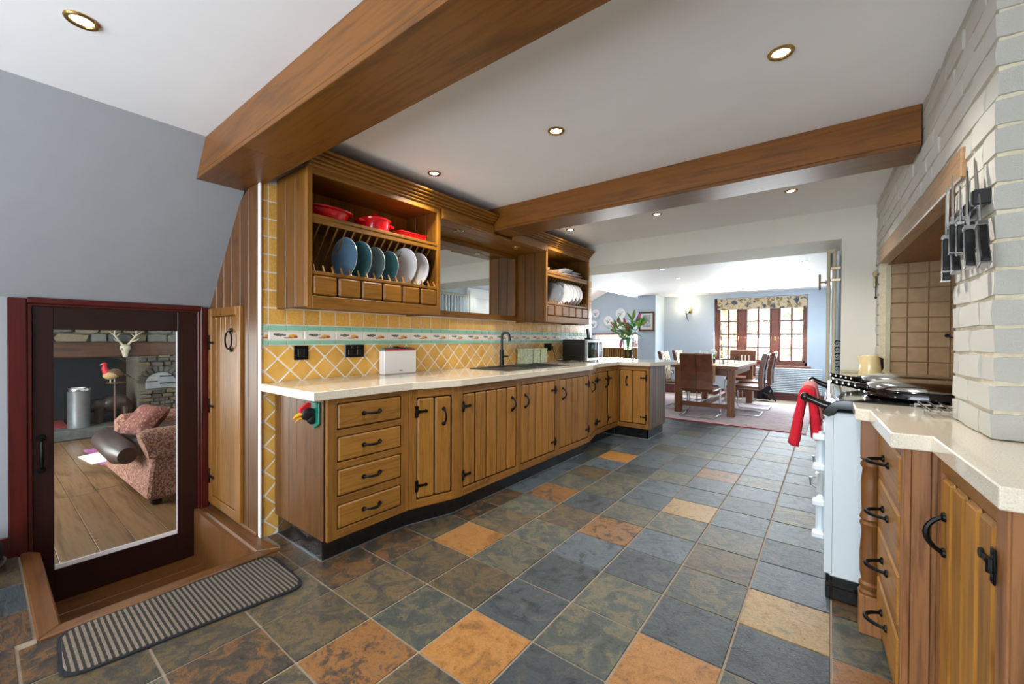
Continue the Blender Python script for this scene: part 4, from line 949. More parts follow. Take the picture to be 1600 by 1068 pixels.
# ---------------------------------------------------------------- magnetic rack and knives
def wxat(y): return .352-.0232*(y-1.69)
k = thing('knife_rack','black magnetic bar fixed to the white brick pier','rack',(.33,1.78,1.565))
b = MB(); b.box(-.022,-.006,0,.36,-.020,.020,.003); o = b.build('bar','black_plastic',None); o.location = (.352,1.70,1.565); o.rotation_euler = (0,0,math.atan2(.0232,1))
o.parent = k; o.location = Vector((.350,1.702,1.57))-Vector((.33,1.78,1.565))
b = MB(); b.box(.312,.352,1.700,1.722,1.548,1.592,.004); b.build('bracket','black_plastic',k)
KN = [((1.754,1.698),(1.676,1.479),(1.639,1.373),.030,'broad black-handled carving knife nearest the bracket of the magnetic bar'),((1.772,1.681),(1.743,1.486),(1.723,1.378),.024,'long black-handled slicing knife second from the bracket'),((1.795,1.653),(1.785,1.516),(1.776,1.435),.022,'medium black-handled knife third from the bracket on the magnetic bar'),
 ((1.841,1.652),(1.822,1.519),(1.818,1.435),.020,'short paring knife fourth from the bracket'),((1.872,1.632),(1.867,1.541),(1.861,1.436),.020,'shortest paring knife, fifth from the bracket'),((1.927,1.705),(1.908,1.538),(1.900,1.448),.022,'utility knife with the highest tip, sixth from the bracket'),
 ((1.985,1.687),(1.951,1.504),(1.918,1.389),.024,'seventh knife from the bracket with long narrow blade'),((1.996,1.689),(1.990,1.510),(1.988,1.401),.022,'eighth knife from the bracket, second from the far end'),((2.029,1.699),(2.040,1.495),(2.052,1.376),.026,'knife at the far end of the magnetic bar')]
for n_, (tp, bo, bt, wd, lb) in enumerate(KN):
    x = wxat(bo[0])-.027-(.010 if n_ % 2 else 0); o = thing('kitchen_knife',lb,'knife',(x,bo[0],bo[1]),None,'knives on the magnetic bar')
    T_, B_, E_ = Vector((x,tp[0],tp[1])), Vector((x,bo[0],bo[1])), Vector((x,bt[0],bt[1]))
    ax = (T_-B_).normalized(); sd = Vector((0,ax.z,-ax.y)); L = (T_-B_).length
    pts = [B_-sd*wd*.35,B_+sd*wd*.65,B_+sd*wd*.62+ax*L*.6,B_+sd*wd*.25+ax*L*.92,T_,B_-sd*wd*.35+ax*L*.9]
    b = MB(); b.prism([(p.y,p.z) for p in pts],x-.0013,x+.0013,'x'); b.build('blade','chrome',o)
    hx = (E_-B_).normalized(); hs = Vector((0,hx.z,-hx.y)); hl = (E_-B_).length; pr = []
    for f, w_ in ((0,.5),(.15,.5),(.35,.42),(.65,.46),(.9,.62),(1,.5)): pr.append(B_+hx*hl*f+hs*wd*w_)
    for f, w_ in ((1,.55),(.9,.62),(.65,.46),(.35,.42),(.15,.5),(0,.5)): pr.append(B_+hx*hl*f-hs*wd*w_)
    b = MB(); b.prism([(p.y,p.z) for p in pr],x-.010,x+.010,'x',.003); b.build('handle','black_plastic',o)
    for f0, f1, nm in ((-.12,.0,'bolster'),(.97,1.03,'end_cap')):
        b = MB(); q = [B_+hx*hl*f0+hs*wd*.56,B_+hx*hl*f1+hs*wd*.56,B_+hx*hl*f1-hs*wd*.56,B_+hx*hl*f0-hs*wd*.56]; b.prism([(p.y,p.z) for p in q],x-.011,x+.011,'x',.002); b.build(nm,'brushed_steel',o)
# ---------------------------------------------------------------- right-hand worktops and units
rp = [(.082,2.325),(.082,2.115),(.124,2.100),(.145,1.632),(.231,1.640),(.252,1.158),(1.6,1.20),(1.6,1.70),(.98,2.0),(.98,2.325)]
b = MB(); b.prism(rp,.855,.900,'z',.003); wk = b.build('worktop','worktop_quartz'); tag(wk,'cream speckled quartz worktop stepping out beneath the white brick pier','worktop')
b = MB(); b.prism([(.02,3.42),(1.0,3.42),(1.0,4.195),(.275,4.195),(.275,4.35),(.02,4.35)],.855,.900,'z',.003); wk = b.build('worktop','worktop_quartz'); tag(wk,'short cream worktop beyond the range under the kettle','worktop')
r = thing('base_cabinet','oak base unit beyond the range mostly hidden from view','cabinet',(.3,3.85,.05))
b = MB(); b.box(.06,.95,3.43,4.19,.002,.853,.002); b.build('carcass','door_oak_z',r)
b = MB(); b.box(.045,.06,3.46,4.15,.13,.82,.003); b.build('door','door_oak_z',r)
# turned oak post
t = thing('turned_post','turned oak corner post between range and drawers','post',(.135,2.175,0))
px, py = .138, 2.185
b = MB(); b.box(px-.036,px+.036,py-.036,py+.036,.001,.155,.003); b.build('block','right_oak_z',t)
b = MB(); b.box(px-.034,px+.034,py-.034,py+.034,.70,.853,.002); b.build('block','right_oak_z',t)
b = MB(); b.lathe([(.034,.155),(.037,.165),(.030,.175),(.036,.188),(.036,.196),(.028,.205),(.033,.24),(.034,.32),(.029,.41),(.033,.425),(.036,.437),(.030,.447),(.036,.458),(.033,.47),(.029,.485),(.032,.53),(.033,.60),(.028,.655),(.035,.667),(.035,.675),(.029,.685),(.036,.695),(.034,.702)],(px,py,0),28); b.build('spindle','brown_oak_z',t,SM)
# four-drawer unit facing the aisle
def runit(p0, p1, label, depth, z0, z1=ZT):
    v = Vector((p1[0]-p0[0],p1[1]-p0[1])); w = v.length; r = thing('base_cabinet',label,'cabinet',(p0[0],p0[1],z0),math.atan2(v.y,v.x))
    b = MB(); b.box(.001,w-.001,.018,depth,0,z1-z0); b.build('carcass','dark_gap',r); return r, w, z1-z0
r, w, h = runit((.158,2.14),(.176,1.665),'oak base unit of four drawers beside the turned post',.4,.085)
for a, c in ((0,.02),(w-.03,w)):
    t = MB(); t.box(a,c,-.002,.0185,0,h,.0015); t.build('stile','right_oak_z',r)
zz = [(0,.03),(.185,.215),(.375,.40),(.56,.585),(h-.03,h)]
for a, c in zz:
    t = MB(); t.box(.02,w-.03,-.002,.0185,a,c,.0015); t.build('rail','brown_oak_x' if 'brown_oak_x' in M else 'frame_oak_x',r)
for k in range(4):
    a, c = zz[k][1], zz[k+1][0]; t = MB(); t.box(.023,w-.033,-.006,.02,a+.003,c-.003,.006); d = t.build('drawer','door_oak_x',r)
    m_ = MB(); pull(m_,w*.45,-.006,(a+c)/2,.10,False,.045); m_.build('handle','iron',d,SM)
for k in range(3):   # end facing the camera
    x0, x1 = ((0,.016),(.016,.058),(.058,.072))[k]
    t = MB(); t.box(w-.001,w+.012-.004*(k==2),x0+.0006,x1-.0006,-.07,h,.002); t.build('end_plank','right_oak_z',r)
b = MB(); b.box(.20,.5,1.70,2.14,.001,.083); struct(b.build('baseboard_plinth','black_granite'))
# plank-door unit nearest the camera on the right
r, w, h = runit((.247,1.652),(.272,1.185),'oak plank-door unit nearest the camera under the right worktop',.6,.06)
for a, c in ((0,.04),(w-.055,w)):
    t = MB(); t.box(a,c,-.002,.0185,0,h,.0015); t.build('stile','right_oak_z',r)
for a, c in ((0,.05),(h-.045,h)):
    t = MB(); t.box(.04,w-.055,-.002,.0185,a,c,.0015); t.build('rail','frame_oak_x',r)
d = plank_door(r,.042,w-.057,.052,h-.047,4,.085,w-.050,-1,hz=h-.20)
for k in range(4):
    t = MB(); t.box(w-.001,w+.012,.0+k*.15+.001,.15+k*.15-.001,-.05,h,.002); t.build('end_plank','right_oak_z',r)
# chrome trivet on the worktop
t = thing('wire_trivet','chrome wire trivet on cream worktop beside the brick pier','trivet',(.335,2.2,.9))
for x, y0 in ((.285,2.02),(.316,2.05),(.348,2.09),(.380,2.09)):
    b = MB(); b.tube([(x,y0,.922),(x,2.325,.922)],.0042,8); b.build('bar','chrome',t,SM)
b = MB(); b.tube([(.27,2.11,.916),(.40,2.11,.916)],.0042,8); b.build('cross_bar','chrome',t,SM)
b = MB(); b.tube([(.27,2.29,.916),(.40,2.29,.916)],.0042,8); b.build('cross_bar','chrome',t,SM)
for x in (.275,.395):
    for y in (2.11,2.29):
        b = MB(); b.tube([(x,y,.916),(x,y,.9015)],.0042,6); b.build('foot','chrome',t,SM)
# ---------------------------------------------------------------- range cooker
a = thing('range_cooker','pale blue enamel range cooker with black top and domed chrome lids','cooker',(.33,2.86,0))
RY0, RY1 = 2.345, 3.40
b = MB(); b.box(.006,.62,RY0,RY1,.105,.845,.006); b.build('body','enamel_blue',a)
b = MB(); b.prism([(-.012,RY0-.002),(.02,RY0-.002),(.02,RY1),(-.012,RY1)],.115,.84,'z',.004); b.build('front_panel','enamel_blue',a)
b = MB(); b.box(.02,.60,RY0+.002,RY1-.01,.075,.105); b.build('base_gap','black_plastic',a)
b = MB(); b.box(-.006,.60,RY0+.004,RY1-.004,.002,.078,.003); b.build('plinth','enamel_black',a)
b = MB(); b.prism([(-.022,.835),(.0,.825),(.02,.835),(.035,.862),(.62,.868),(.62,.905),(.05,.905),(.02,.897),(-.004,.875),(-.022,.85)],RY0-.012,RY1+.01,'y',.003); b.build('top_plate','enamel_black',a)
b = MB(); b.tube([(.006,RY0+.02,.892),(.006,RY1-.02,.892)],.016,12); b.build('front_strip','chrome',a,SM)
for (y0,y1,z0,z1) in ((2.40,2.82,.55,.75),(2.40,2.82,.235,.445),(2.88,3.34,.55,.75),(2.88,3.34,.235,.445)):
    b = MB(); b.box(-.045,-.013,y0,y1,z0,z1,.010); d_ = b.build('oven_door','enamel_blue',a)
    for z in (z0+.03,z1-.03):
        b = MB(); b.box(-.058,-.012,y0-.030,y0+.022,z-.014,z+.014,.005); b.build('hinge','radiator_white',d_)
    b = MB(); b.tube([(-.046,y1-.05,z1-.07),(-.072,y1-.05,z1-.06),(-.074,y1-.05,z1-.02)],[.007,.007,.009],8); b.build('handle','chrome',d_,SM)
for y in (2.355,3.38):
    b = MB(); b.tube([(.02,y,.866),(-.02,y,.876),(-.055,y,.892),(-.085,y,.905)],[.019,.018,.016,.018],12); b.ball((-.088,y,.906),.020,1,1,1,12,8); b.build('rail_bracket','enamel_black',a,SM)
b = MB(); b.tube([(-.084,2.36,.904),(-.084,3.38,.904)],.0115,12); b.build('towel_rail','chrome',a,SM)
def lid(cx, cy, nm):
    r_ = .205
    b = MB(); b.lathe([(r_*.99,.908),(r_*1.02,.915),(r_*1.02,.938),(r_,.944)],(cx,cy,0),40); o_ = b.build('lid_base','enamel_black',a,SM)
    b = MB(); b.lathe([(r_*1.0,.944),(r_*1.01,.948),(r_*.98,.960),(r_*.90,.972),(r_*.6,.984),(0,.988)],(cx,cy,0),40); ld = b.build('hob_lid','chrome',a,SM)
    b = MB(); b.tube([(cx-r_*.95,cy-.02,.942),(cx-r_*1.2,cy-.03,.948),(cx-r_*1.65,cy-.045,.966)],[.020,.014,.012],10); b.build('handle','enamel_black',ld,SM)
    b = MB()
    for k in range(5):
        f = k/4; p = Vector((cx-r_*1.2,cy-.03,.948)).lerp(Vector((cx-r_*1.65,cy-.045,.966)),f); b.lathe([(.010,-.004),(.0165,-.003),(.0165,.003),(.010,.004)],tuple(p),10,'x')
    b.build('coil','chrome',ld,SM)
lid(.345,2.64,'near'); lid(.345,3.10,'far')
# towels on the rail
def towel(y0, y1, mat, label, zf, zb, fold=.02):
    o = thing('tea_towel',label,'towel',(-.084,(y0+y1)/2,.92)); random.seed(int(y0*1000)); ph = rnd(0,6)
    def fn(u, v):
        s = u*(.92-zf+.05+.92-zb); L1 = .92-zb; y = y0+(y1-y0)*v; wob = math.sin(v*9+ph)*.010
        if s < L1: x = -.084+.017; z = zb+s; kx = (1-s/L1)
        elif s < L1+.05: q = (s-L1)/.05*PI; x = -.084+.017*math.cos(q); z = .914+.010*math.sin(q); kx = 0
        else: x = -.084-.017; z = .914-(s-L1-.05); kx = (s-L1-.05)/(.92-zf)
        spread = 1+.25*kx; yc = (y0+y1)/2
        return Vector((x+(-1.6 if s > L1+.02 else 1.1)*kx*.022+wob*kx, yc+(y-yc)*spread, z))
    b = MB(); b.grid(fn,36,10); q = b.build('cloth',mat,o,math.radians(80),solid=.030); return o
towel(2.42,2.60,'towel_red','bright red tea towel hanging nearest on the range rail',.665,.70)
towel(2.66,2.90,'towel_pink','faded pink and white tea towel behind the red one',.74,.76)
# kettle
k = thing('electric_kettle','cream electric kettle on the short worktop beyond the range','kettle',(.235,3.9,.9))
kx, ky = .232, 3.92
b = MB(); b.lathe([(0,.902),(.068,.902),(.070,.908),(.060,.912),(0,.912)],(kx,ky,0),28); b.build('base','black_plastic',k,SM)
b = MB(); b.lathe([(.062,.913),(.064,.92),(.060,.98),(.053,1.035),(.049,1.05),(0,1.052)],(kx,ky,0),32); b.build('body','cream_ceramic',k,SM)
b = MB(); b.lathe([(.048,1.05),(.045,1.058),(.02,1.064),(0,1.066)],(kx,ky,0),24); b.build('lid','cream_ceramic',k,SM)
b = MB(); b.hexa([Vector(q) for q in ((kx-.050,ky-.018,.985),(kx-.045,ky+.012,.985),(kx-.048,ky+.010,.99),(kx-.054,ky-.018,.99),(kx-.030,ky-.026,1.052),(kx-.030,ky+.02,1.052),(kx-.078,ky+.0,1.056),(kx-.078,ky-.02,1.056))],.004); b.build('spout','cream_ceramic',k)
b = MB(); b.tube([(kx+.040,ky+.02,1.045),(kx+.068,ky+.06,1.035),(kx+.070,ky+.065,.97),(kx+.050,ky+.03,.935)],.010,8); b.build('handle','black_plastic',k,SM)
o = thing('worktop_upstand','low cream panel edge behind the kettle','panel',(.16,4.33,.9)); b = MB(); b.box(.075,.26,4.335,4.355,.901,.925,.002); b.build('strip','reveal_cream',o)
# ---------------------------------------------------------------- tall column radiator on the dining room's right wall
d = thing('column_radiator','tall cream column radiator edge-on at the right of the wide opening','radiator',(.0,4.9,.25))
for i in range(14):
    y = 4.465+i*.07; b = MB(); b.tube([(-.012,y,.30),(-.012,y,1.93)],.0135,10); b.tube([(.028,y,.30),(.028,y,1.93)],.0135,10); b.build('column','reveal_cream' if i == 0 else 'radiator_white',d,SM)
for z in (.30,1.93):
    b = MB(); b.box(-.026,.042,4.445,5.395,z-.022,z+.022,.010); b.build('header','reveal_cream',d)
for z in (1.68,1.78):
    b = MB(); b.box(.0,.072,4.445,4.462,z-.012,z+.012,.003); b.build('bracket','nickel',d)
b = MB(); b.tube([(-.02,4.452,1.665),(-.072,4.452,1.665)],.008,8); b.tube([(-.072,4.452,1.60),(-.072,4.452,1.735)],.008,8); b.lathe([(0,0),(.020,0),(.018,-.006),(0,-.008)],(-.026,4.452,1.665),14,'x'); b.build('towel_hook','nickel',d,SM)
h = thing('scroll_hooks','row of black scrolled iron hooks on the opening reveal','hooks',(.06,4.6,1.05))
b = MB()
for i in range(5):
    y, z = 4.42+i*.02, 1.14-i*.055
    b.tube([(.072,y,z+.02),(.045,y,z+.025),(.035,y,z+.005),(.048,y,z-.012),(.056,y,z+.002)],[.006,.006,.005,.005,.004],6)
b.build('scroll','iron',h,SM)
# ---------------------------------------------------------------- dining room window, blind, radiator
win = bpy.data.objects.new('window_1', None); COL.objects.link(win); win.location = (-1.145,DY+.1,.665); struct(win)
wy0, wy1 = DY+.10, DY+.15
def wbox(x0,x1,z0,z1,nm='frame',dy=0):
    b = MB(); b.box(x0,x1,wy0-dy,wy1,z0,z1,.004); return b.build(nm,'window_wood',win)
wbox(X0,X0+.07,Z0,Z1); wbox(X1-.04,X1,Z0,Z1); wbox(X0,X1,Z1-.06,Z1); wbox(X0,X1,Z0,Z0+.06)
xs = [X0+.07,-1.49,-1.38,-.92,-.80,X1-.04]
wbox(-1.51,-1.38,Z0+.06,Z1-.06,'mullion',.012); wbox(-.925,-.80,Z0+.06,Z1-.06,'mullion',.012)
for (a,c) in ((X0+.07,-1.51),(-1.38,-.925),(-.80,X1-.04)):
    wbox(a,a+.03,Z0+.06,Z1-.06,'sash'); wbox(c-.03,c,Z0+.06,Z1-.06,'sash'); wbox(a,c,Z0+.06,Z0+.10,'sash')
    m = (a+c)/2; wbox(m-.016,m+.016,Z0+.1,Z1-.06,'glazing_bar')
    for k in range(1,5):
        z = Z0+.08+(Z1-Z0-.14)*k/4.6; wbox(a+.03,c-.03,z-.013,z+.013,'glazing_bar')
    zz = [Z0+.10]+[Z0+.08+(Z1-Z0-.14)*k/4.6 for k in range(1,5)]+[Z1-.06]
    for i in range(5):
        for (p,q) in ((a+.03,m-.016),(m+.016,c-.03)):
            b = MB(); b.box(p,q,DY+.120,DY+.124,zz[i],zz[i+1]); b.build('pane','pane',win)
for x in (-1.50,-.86):
    b = MB(); b.box(x-.006,x+.006,wy0-.03,wy0-.012,1.15,1.23,.002); b.build('catch','brass',win)
b = MB(); b.box(X0-.03,X1+.06,DY-.035,DY+.10,Z0-.035,Z0,.005); b.build('sill','window_wood',win)
bl = thing('roman_blind','cream roman blind with navy floral print pulled up over the window','blind',((X0+X1)/2,DY+.03,1.83))
for k in range(4):
    b = MB(); z0 = 1.80+k*.05; b.box(X0+.06,X1-.005,DY+.01+.008*k,DY+.062,z0-.01*(k==0),2.015,.008); b.build('fold','blind_floral',bl)
b = MB(); b.box(X0+.05,X1,DY+.03,DY+.06,2.005,2.03); b.build('headrail','white_paint',bl)
rd = thing('tubular_radiator','white horizontal tubular radiator beneath the dining window','radiator',(-.7,DY-.06,.14))
for k in range(14):
    z = .150+k*.0345; b = MB(); b.box(-1.45,-.10,DY-.075,DY-.035,z,z+.022,.008); b.build('tube','radiator_white',rd)
for x in (-1.35,-.20):
    b = MB(); b.box(x-.012,x+.012,DY-.040,DY-.002,.15,.62,.003); b.build('bracket','radiator_white',rd)
# low garden window with ledge and slatted cover in the left bay
w2 = bpy.data.objects.new('window_2', None); COL.objects.link(w2); w2.location = (-4.1,DY+.1,.72); struct(w2)
for (x0,x1,z0,z1) in ((-4.72,-3.45,.72,.77),(-4.72,-3.45,1.25,1.30),(-4.72,-4.67,.77,1.25),(-3.50,-3.45,.77,1.25)):
    b = MB(); b.box(x0,x1,DY+.1,DY+.15,z0,z1,.004); b.build('frame','white_paint',w2)
b = MB(); b.box(-4.12,-4.08,DY+.1,DY+.15,.77,1.25,.004); b.build('mullion','white_paint',w2)
for a, c in ((-4.67,-4.12),(-4.08,-3.50)):
    b = MB(); b.box(a,c,DY+.122,DY+.126,.77,1.25); b.build('pane','pane',w2)
b = MB(); b.box(-4.75,-3.42,DY-.05,DY+.1,.685,.72,.004); b.build('sill','white_paint',w2)
o = thing('plate_rail','dark purple-brown ledge above the low garden window','shelf',(-4.1,DY-.03,1.29)); b = MB(); b.box(-4.9,-3.52,DY-.035,DY-.001,1.275,1.305,.003); b.build('ledge','burgundy_wood',o)
o = thing('slatted_bench','honey pine slatted bench under the low garden window','bench',(-4.1,DY-.25,0))
b = MB(); b.box(-4.75,-3.47,DY-.42,DY-.06,.94,.975,.004); b.build('top','door_oak_x',o)
for k in range(22):
    x = -4.72+k*.0575; b = MB(); b.box(x,x+.036,DY-.40,DY-.37,.06,.94,.003); b.build('slat','door_oak_z',o)
b = MB(); b.box(-4.75,-3.47,DY-.37,DY-.35,.01,.94); b.build('backing','frame_oak_x',o)
# hen ornament on bench
o = thing('hen_ornament','white pottery hen with red print on the bench end','ornament',(-3.62,DY-.2,.975))
hx, hy, hz = -3.60, DY-.22, .976
b = MB(); b.ball((hx,hy,hz+.085),.095,1.1,.8,.88,18,12); b.ball((hx-.04,hy,hz+.17),.045,.9,.8,1.1,14,10); b.ball((hx+.085,hy,hz+.13),.04,1,.7,1.1,12,8); b.build('body','hen_print',o,SM)
b = MB(); b.tube([(hx-.05,hy,hz+.212),(hx-.03,hy,hz+.238),(hx-.01,hy,hz+.222)],[.008,.012,.006],8); b.build('comb','comb_red',o,SM)
b = MB(); b.tube([(hx-.08,hy,hz+.175),(hx-.10,hy,hz+.168)],[.010,.002],8); b.build('beak','beak_yellow',o,SM)
# decorative plates on the bay wall
for (x, z, r, lb) in ((-4.70,1.815,.105,'printed display plate at the upper left of the bay wall'),(-4.36,1.62,.12,'printed display plate behind the lilies, left of centre'),(-4.04,1.79,.125,'highest printed display plate on the bay wall'),(-4.02,1.55,.12,'printed display plate behind the lilies beneath the highest one'),(-4.76,1.54,.10,'lowest printed display plate at the left of the bay wall')):
    o = thing('display_plate',lb,'plate',(x,DY-.01,z),0,'display plates on the bay wall')
    b = MB(); b.lathe([(0,-.006),(r*.62,-.006),(r,-.020),(r,-.017),(r*.6,-.001),(0,-.001)],(0,0,0),28,'y'); b.build('rim','white_ceramic',o,SM)
    b = MB(); b.lathe([(0,-.0075),(r*.58,-.0072),(r*.6,-.0062),(0,-.0062)],(0,0,0),24,'y'); b.build('print','plate_print',o,SM)
# framed picture on the pier
o = thing('framed_picture','framed seaside print with white mount on the blue pier','picture',(-3.19,8.99,1.56))
x0,x1,z0,z1 = -3.36,-3.02,1.345,1.77
for (a,c,e,f) in ((x0,x0+.035,z0,z1),(x1-.035,x1,z0,z1)):
    b = MB(); b.box(a,c,8.972,8.999,e,f,.003); b.build('frame','brown_oak_z',o)
for (e,f) in ((z0,z0+.035),(z1-.035,z1)):
    b = MB(); b.box(x0+.035,x1-.035,8.972,8.999,e,f,.003); b.build('frame','brown_oak_z',o)
b = MB(); b.box(x0+.034,x1-.034,8.985,8.998,z0+.034,z1-.034); b.build('mount','paper_white',o)
b = MB(); b.box(x0+.085,x1-.085,8.982,8.986,z0+.09,z1-.075); b.build('print','sea_print',o)
# wall light
o = thing('wall_light','wall sconce with glowing candle shade on the blue dining wall','lamp',(-2.48,DY-.03,1.75))
lx = -2.50
b = MB(); b.box(lx+.03,lx+.10,DY-.022,DY-.001,1.74,1.87,.012); b.build('backplate','brass',o)
b = MB(); b.tube([(lx+.06,DY-.02,1.80),(lx+.03,DY-.09,1.72),(lx,DY-.11,1.74),(lx,DY-.11,1.79)],.010,8); b.tube([(lx+.0,DY-.10,1.74),(lx+.02,DY-.08,1.62),(lx+.045,DY-.06,1.565)],[.010,.008,.004],8); b.lathe([(0,1.78),(.03,1.785),(.035,1.80),(0,1.80)],(lx,DY-.11,0),14); b.build('arm','iron',o,SM)
b = MB(); b.lathe([(.020,1.80),(.036,1.84),(.042,1.90),(.034,1.96),(.012,1.985),(0,1.985)],(lx,DY-.11,0),18); b.build('shade','sconce_glow',o,SM)
l = bpy.data.lights.new('sconce','POINT'); l.energy = 1.6; l.color = (1,.82,.58); l.shadow_soft_size = .05; q = bpy.data.objects.new('sconce', l); COL.objects.link(q); q.parent = o; q.location = Vector((lx,DY-.2,1.9))-Vector(o.location)
# dining spotlights
Lz = 2.13
for (px_, y_, lb) in ((-1.83,5.75,'dining spotlight nearest the opening on the left'),(-1.90,6.75,'second dining spotlight on the left, above the table'),(-.22,5.55,'dining spotlight nearest the opening on the right'),(-.24,6.2,'second dining spotlight in the right-hand row'),(-.26,6.95,'third dining spotlight in the right-hand row'),(-.28,7.9,'fourth dining spotlight in the right-hand row'),(-.30,9.0,'dining spotlight nearest the window wall on the right'),(-2.0,8.0,'third dining spotlight on the left'),(-2.0,9.1,'dining spotlight nearest the wall light')):
    spot(px_,y_,Lz,'white '+lb,.042,'white_paint',4.0,True,'dining room spotlights')
# ---------------------------------------------------------------- rug, table, chairs
rz_ = thing('woven_rug','faded pink and grey patterned rug under the dining table','rug',(-1.3,7.5,0))
b = MB(); b.box(-3.05,-.22,6.25,8.95,.0015,.010,.002); b.build('weave','rug_weave',rz_)
b = MB(); b.box(-3.05,-.22,6.235,6.25,.0015,.009,.002); b.build('border','towel_red',rz_)
t = thing('dining_table','oak dining table with square legs and straw runner places','table',(-1.52,7.8,.01))
tx0,tx1,ty0,ty1 = -2.02,-1.06,6.80,8.78
b = MB(); b.box(tx0,tx1,ty0,ty1,.725,.775,.005); b.build('tabletop','table_oak_y',t)
for x in (tx0+.05,tx1-.15):
    for y in (ty0+.05,ty1-.15):
        b = MB(); b.box(x,x+.10,y,y+.10,.0105,.725,.004); b.build('leg','table_oak_z',t)
b = MB(); b.box(tx0+.08,tx1-.08,ty0+.08,ty0+.10,.62,.725); b.box(tx0+.08,tx1-.08,ty1-.10,ty1-.08,.62,.725); b.build('apron','table_oak_x',t)
b = MB(); b.box(tx0+.08,tx0+.10,ty0+.1,ty1-.1,.62,.725); b.box(tx1-.10,tx1-.08,ty0+.1,ty1-.1,.62,.725); b.build('apron','table_oak_y',t)
b = MB(); b.box(tx0+.15,tx1-.15,ty0+.075,ty0+.125,.12,.19,.003); b.build('stretcher','table_oak_x',t)
b = MB(); b.box(tx0+.15,tx1-.15,ty1-.125,ty1-.075,.12,.19,.003); b.build('stretcher','table_oak_x',t)
b = MB(); b.box(-1.59,-1.52,ty0+.125,ty1-.125,.12,.19,.003); b.build('stretcher','table_oak_y',t)
o = thing('table_runner','straw-coloured runner lying along the dining table, hanging at the near end','runner',(-1.5,7.7,.776)); b = MB(); b.box(-1.66,-1.36,ty0-.004,ty1-.1,.7755,.779); b.box(-1.66,-1.36,ty0-.007,ty0-.003,.52,.779); b.build('cloth','runner_straw',o)
for (x,y,lb) in ((-1.22,7.25,'straw place mat nearest on the right of the dining table'),(-1.22,7.95,'straw place mat further along the right of the dining table'),(-1.88,7.3,'straw place mat on the left of the dining table')):
    o = thing('place_mat',lb,'mat',(x,y,.776),None,'place mats'); b = MB(); b.box(x-.13,x+.13,y-.19,y+.19,.7755,.780,.001); b.build('mat','runner_straw',o)
def glassw(x, y, lb, h=.085, r=.034):
    o = thing('drinking_glass',lb,'glass',(x,y,.78),None,'tumblers on the dining table'); b = MB(); b.lathe([(0,.780),(r*.85,.780),(r,.78+h),(r*.94,.78+h),(r*.8,.788),(0,.788)],(x,y,0),18); b.build('glass','tumbler',o,SM)
glassw(-1.26,6.99,'clear tumbler nearest the right corner of the dining table',.10,.04); glassw(-1.20,7.60,'clear tumbler in front of the far chair back',.10,.045); glassw(-1.30,6.93,'clear tumbler beside the nearest one on the dining table',.08,.034)
for k in range(3):
    x = -1.10-.005*k; y = 7.75+.0*k; x = -1.205+.055*k
    o = thing('candle_stick',('left','middle','right')[k]+' one of three pale upright candles on the dining table','candle',(x,8.1,.776),None,'pale candles on the table'); b = MB(); b.lathe([(.016,.7765),(.016,.784),(.009,.788),(.009,.90),(0,.902)],(x,8.1,0),10); b.build('candle','paper_white',o,SM)
random.seed(4)
for (x,y,lb) in ((-1.63,7.15,'flowering plant in brown pot nearer the front chair'),(-1.52,7.35,'white-flowered plant in brown pot right of another')):
    o = thing('potted_plant',lb,'plant',(x,y,.78),None,'table plants'); b = MB(); b.lathe([(0,.7795),(.045,.7795),(.058,.86),(.052,.86),(0,.85)],(x,y,0),16); b.build('pot','terracotta_dark',o,SM)
    for k in range(22):
        a = rnd(0,6.28); d = Vector((math.cos(a)*.7,math.sin(a)*.7,rnd(.3,1.2))); q = MB(); leafmesh(q,Vector((x,y,.855)),d,rnd(.07,.14),.014,.25); q.build('leaf','leaf_light' if k % 3 else 'leaf_green',o)
    for k in range(9):
        a = rnd(0,6.28); q = MB(); q.ball((x+rnd(-.07,.07),y+rnd(-.07,.07),.95+rnd(-.03,.06)),rnd(.012,.02),1,1,.8,8,6); q.build('flower','paper_white',o,SM)
# cantilever leather chair, facing +y locally (back at -y)
def chair(loc, rz, label, front='leather_brown', group='brown leather cantilever chairs'):
    o = thing('dining_chair',label,'chair',loc,rz,group); w2_ = .225
    prof = [(-.205,.40),(-.235,.42),(-.232,.55),(-.240,.68),(-.262,.82),(-.292,.945),(-.272,.957),(-.240,.95),(-.205,.82),(-.185,.68),(-.178,.55),(-.180,.46)]
    b = MB(); b.prism(prof,-w2_,w2_,'x',.008); bk = b.build('backrest','leather_brown',o)
    b = MB(); b.box(-.003,.003,-.243,-.225,.43,.66); b.hexa([Vector(q) for q in ((-.003,-.246,.66),(.003,-.246,.66),(.003,-.23,.66),(-.003,-.23,.66),(-.003,-.298,.94),(.003,-.298,.94),(.003,-.28,.94),(-.003,-.28,.94))]); b.build('seam','leather_dark',bk)
    b = MB(); b.prism([(-.176,.47),(-.174,.55),(-.180,.68),(-.200,.82),(-.232,.94),(-.236,.94),(-.204,.82),(-.184,.68),(-.178,.55),(-.181,.47)],-w2_+.02,w2_-.02,'x'); b.build('back_pad',front,bk)
    b = MB(); b.box(-w2_,w2_,-.20,.25,.385,.455,.018); b.build('seat','leather_brown',o)
    b = MB()
    for s_ in (-1,1):
        x = s_*(w2_+.012)
        b.tube([(x,-.19,.415),(x,.22,.415),(x,.245,.39),(x,.245,.05),(x,.215,.016),(x,-.19,.016)],[.0145]*6,8,True,.6)
    b.tube([(-w2_-.012,-.19,.016),(w2_+.012,-.19,.016)],.0145,8,True,.6)
    b.tube([(-w2_-.012,.18,.40),(w2_+.012,.18,.40)],.012,8)
    b.build('frame','brushed_steel',o,SM); return o
chair((-1.555,6.70,.010),0,'brown leather cantilever chair with its seamed back to the kitchen at table head')
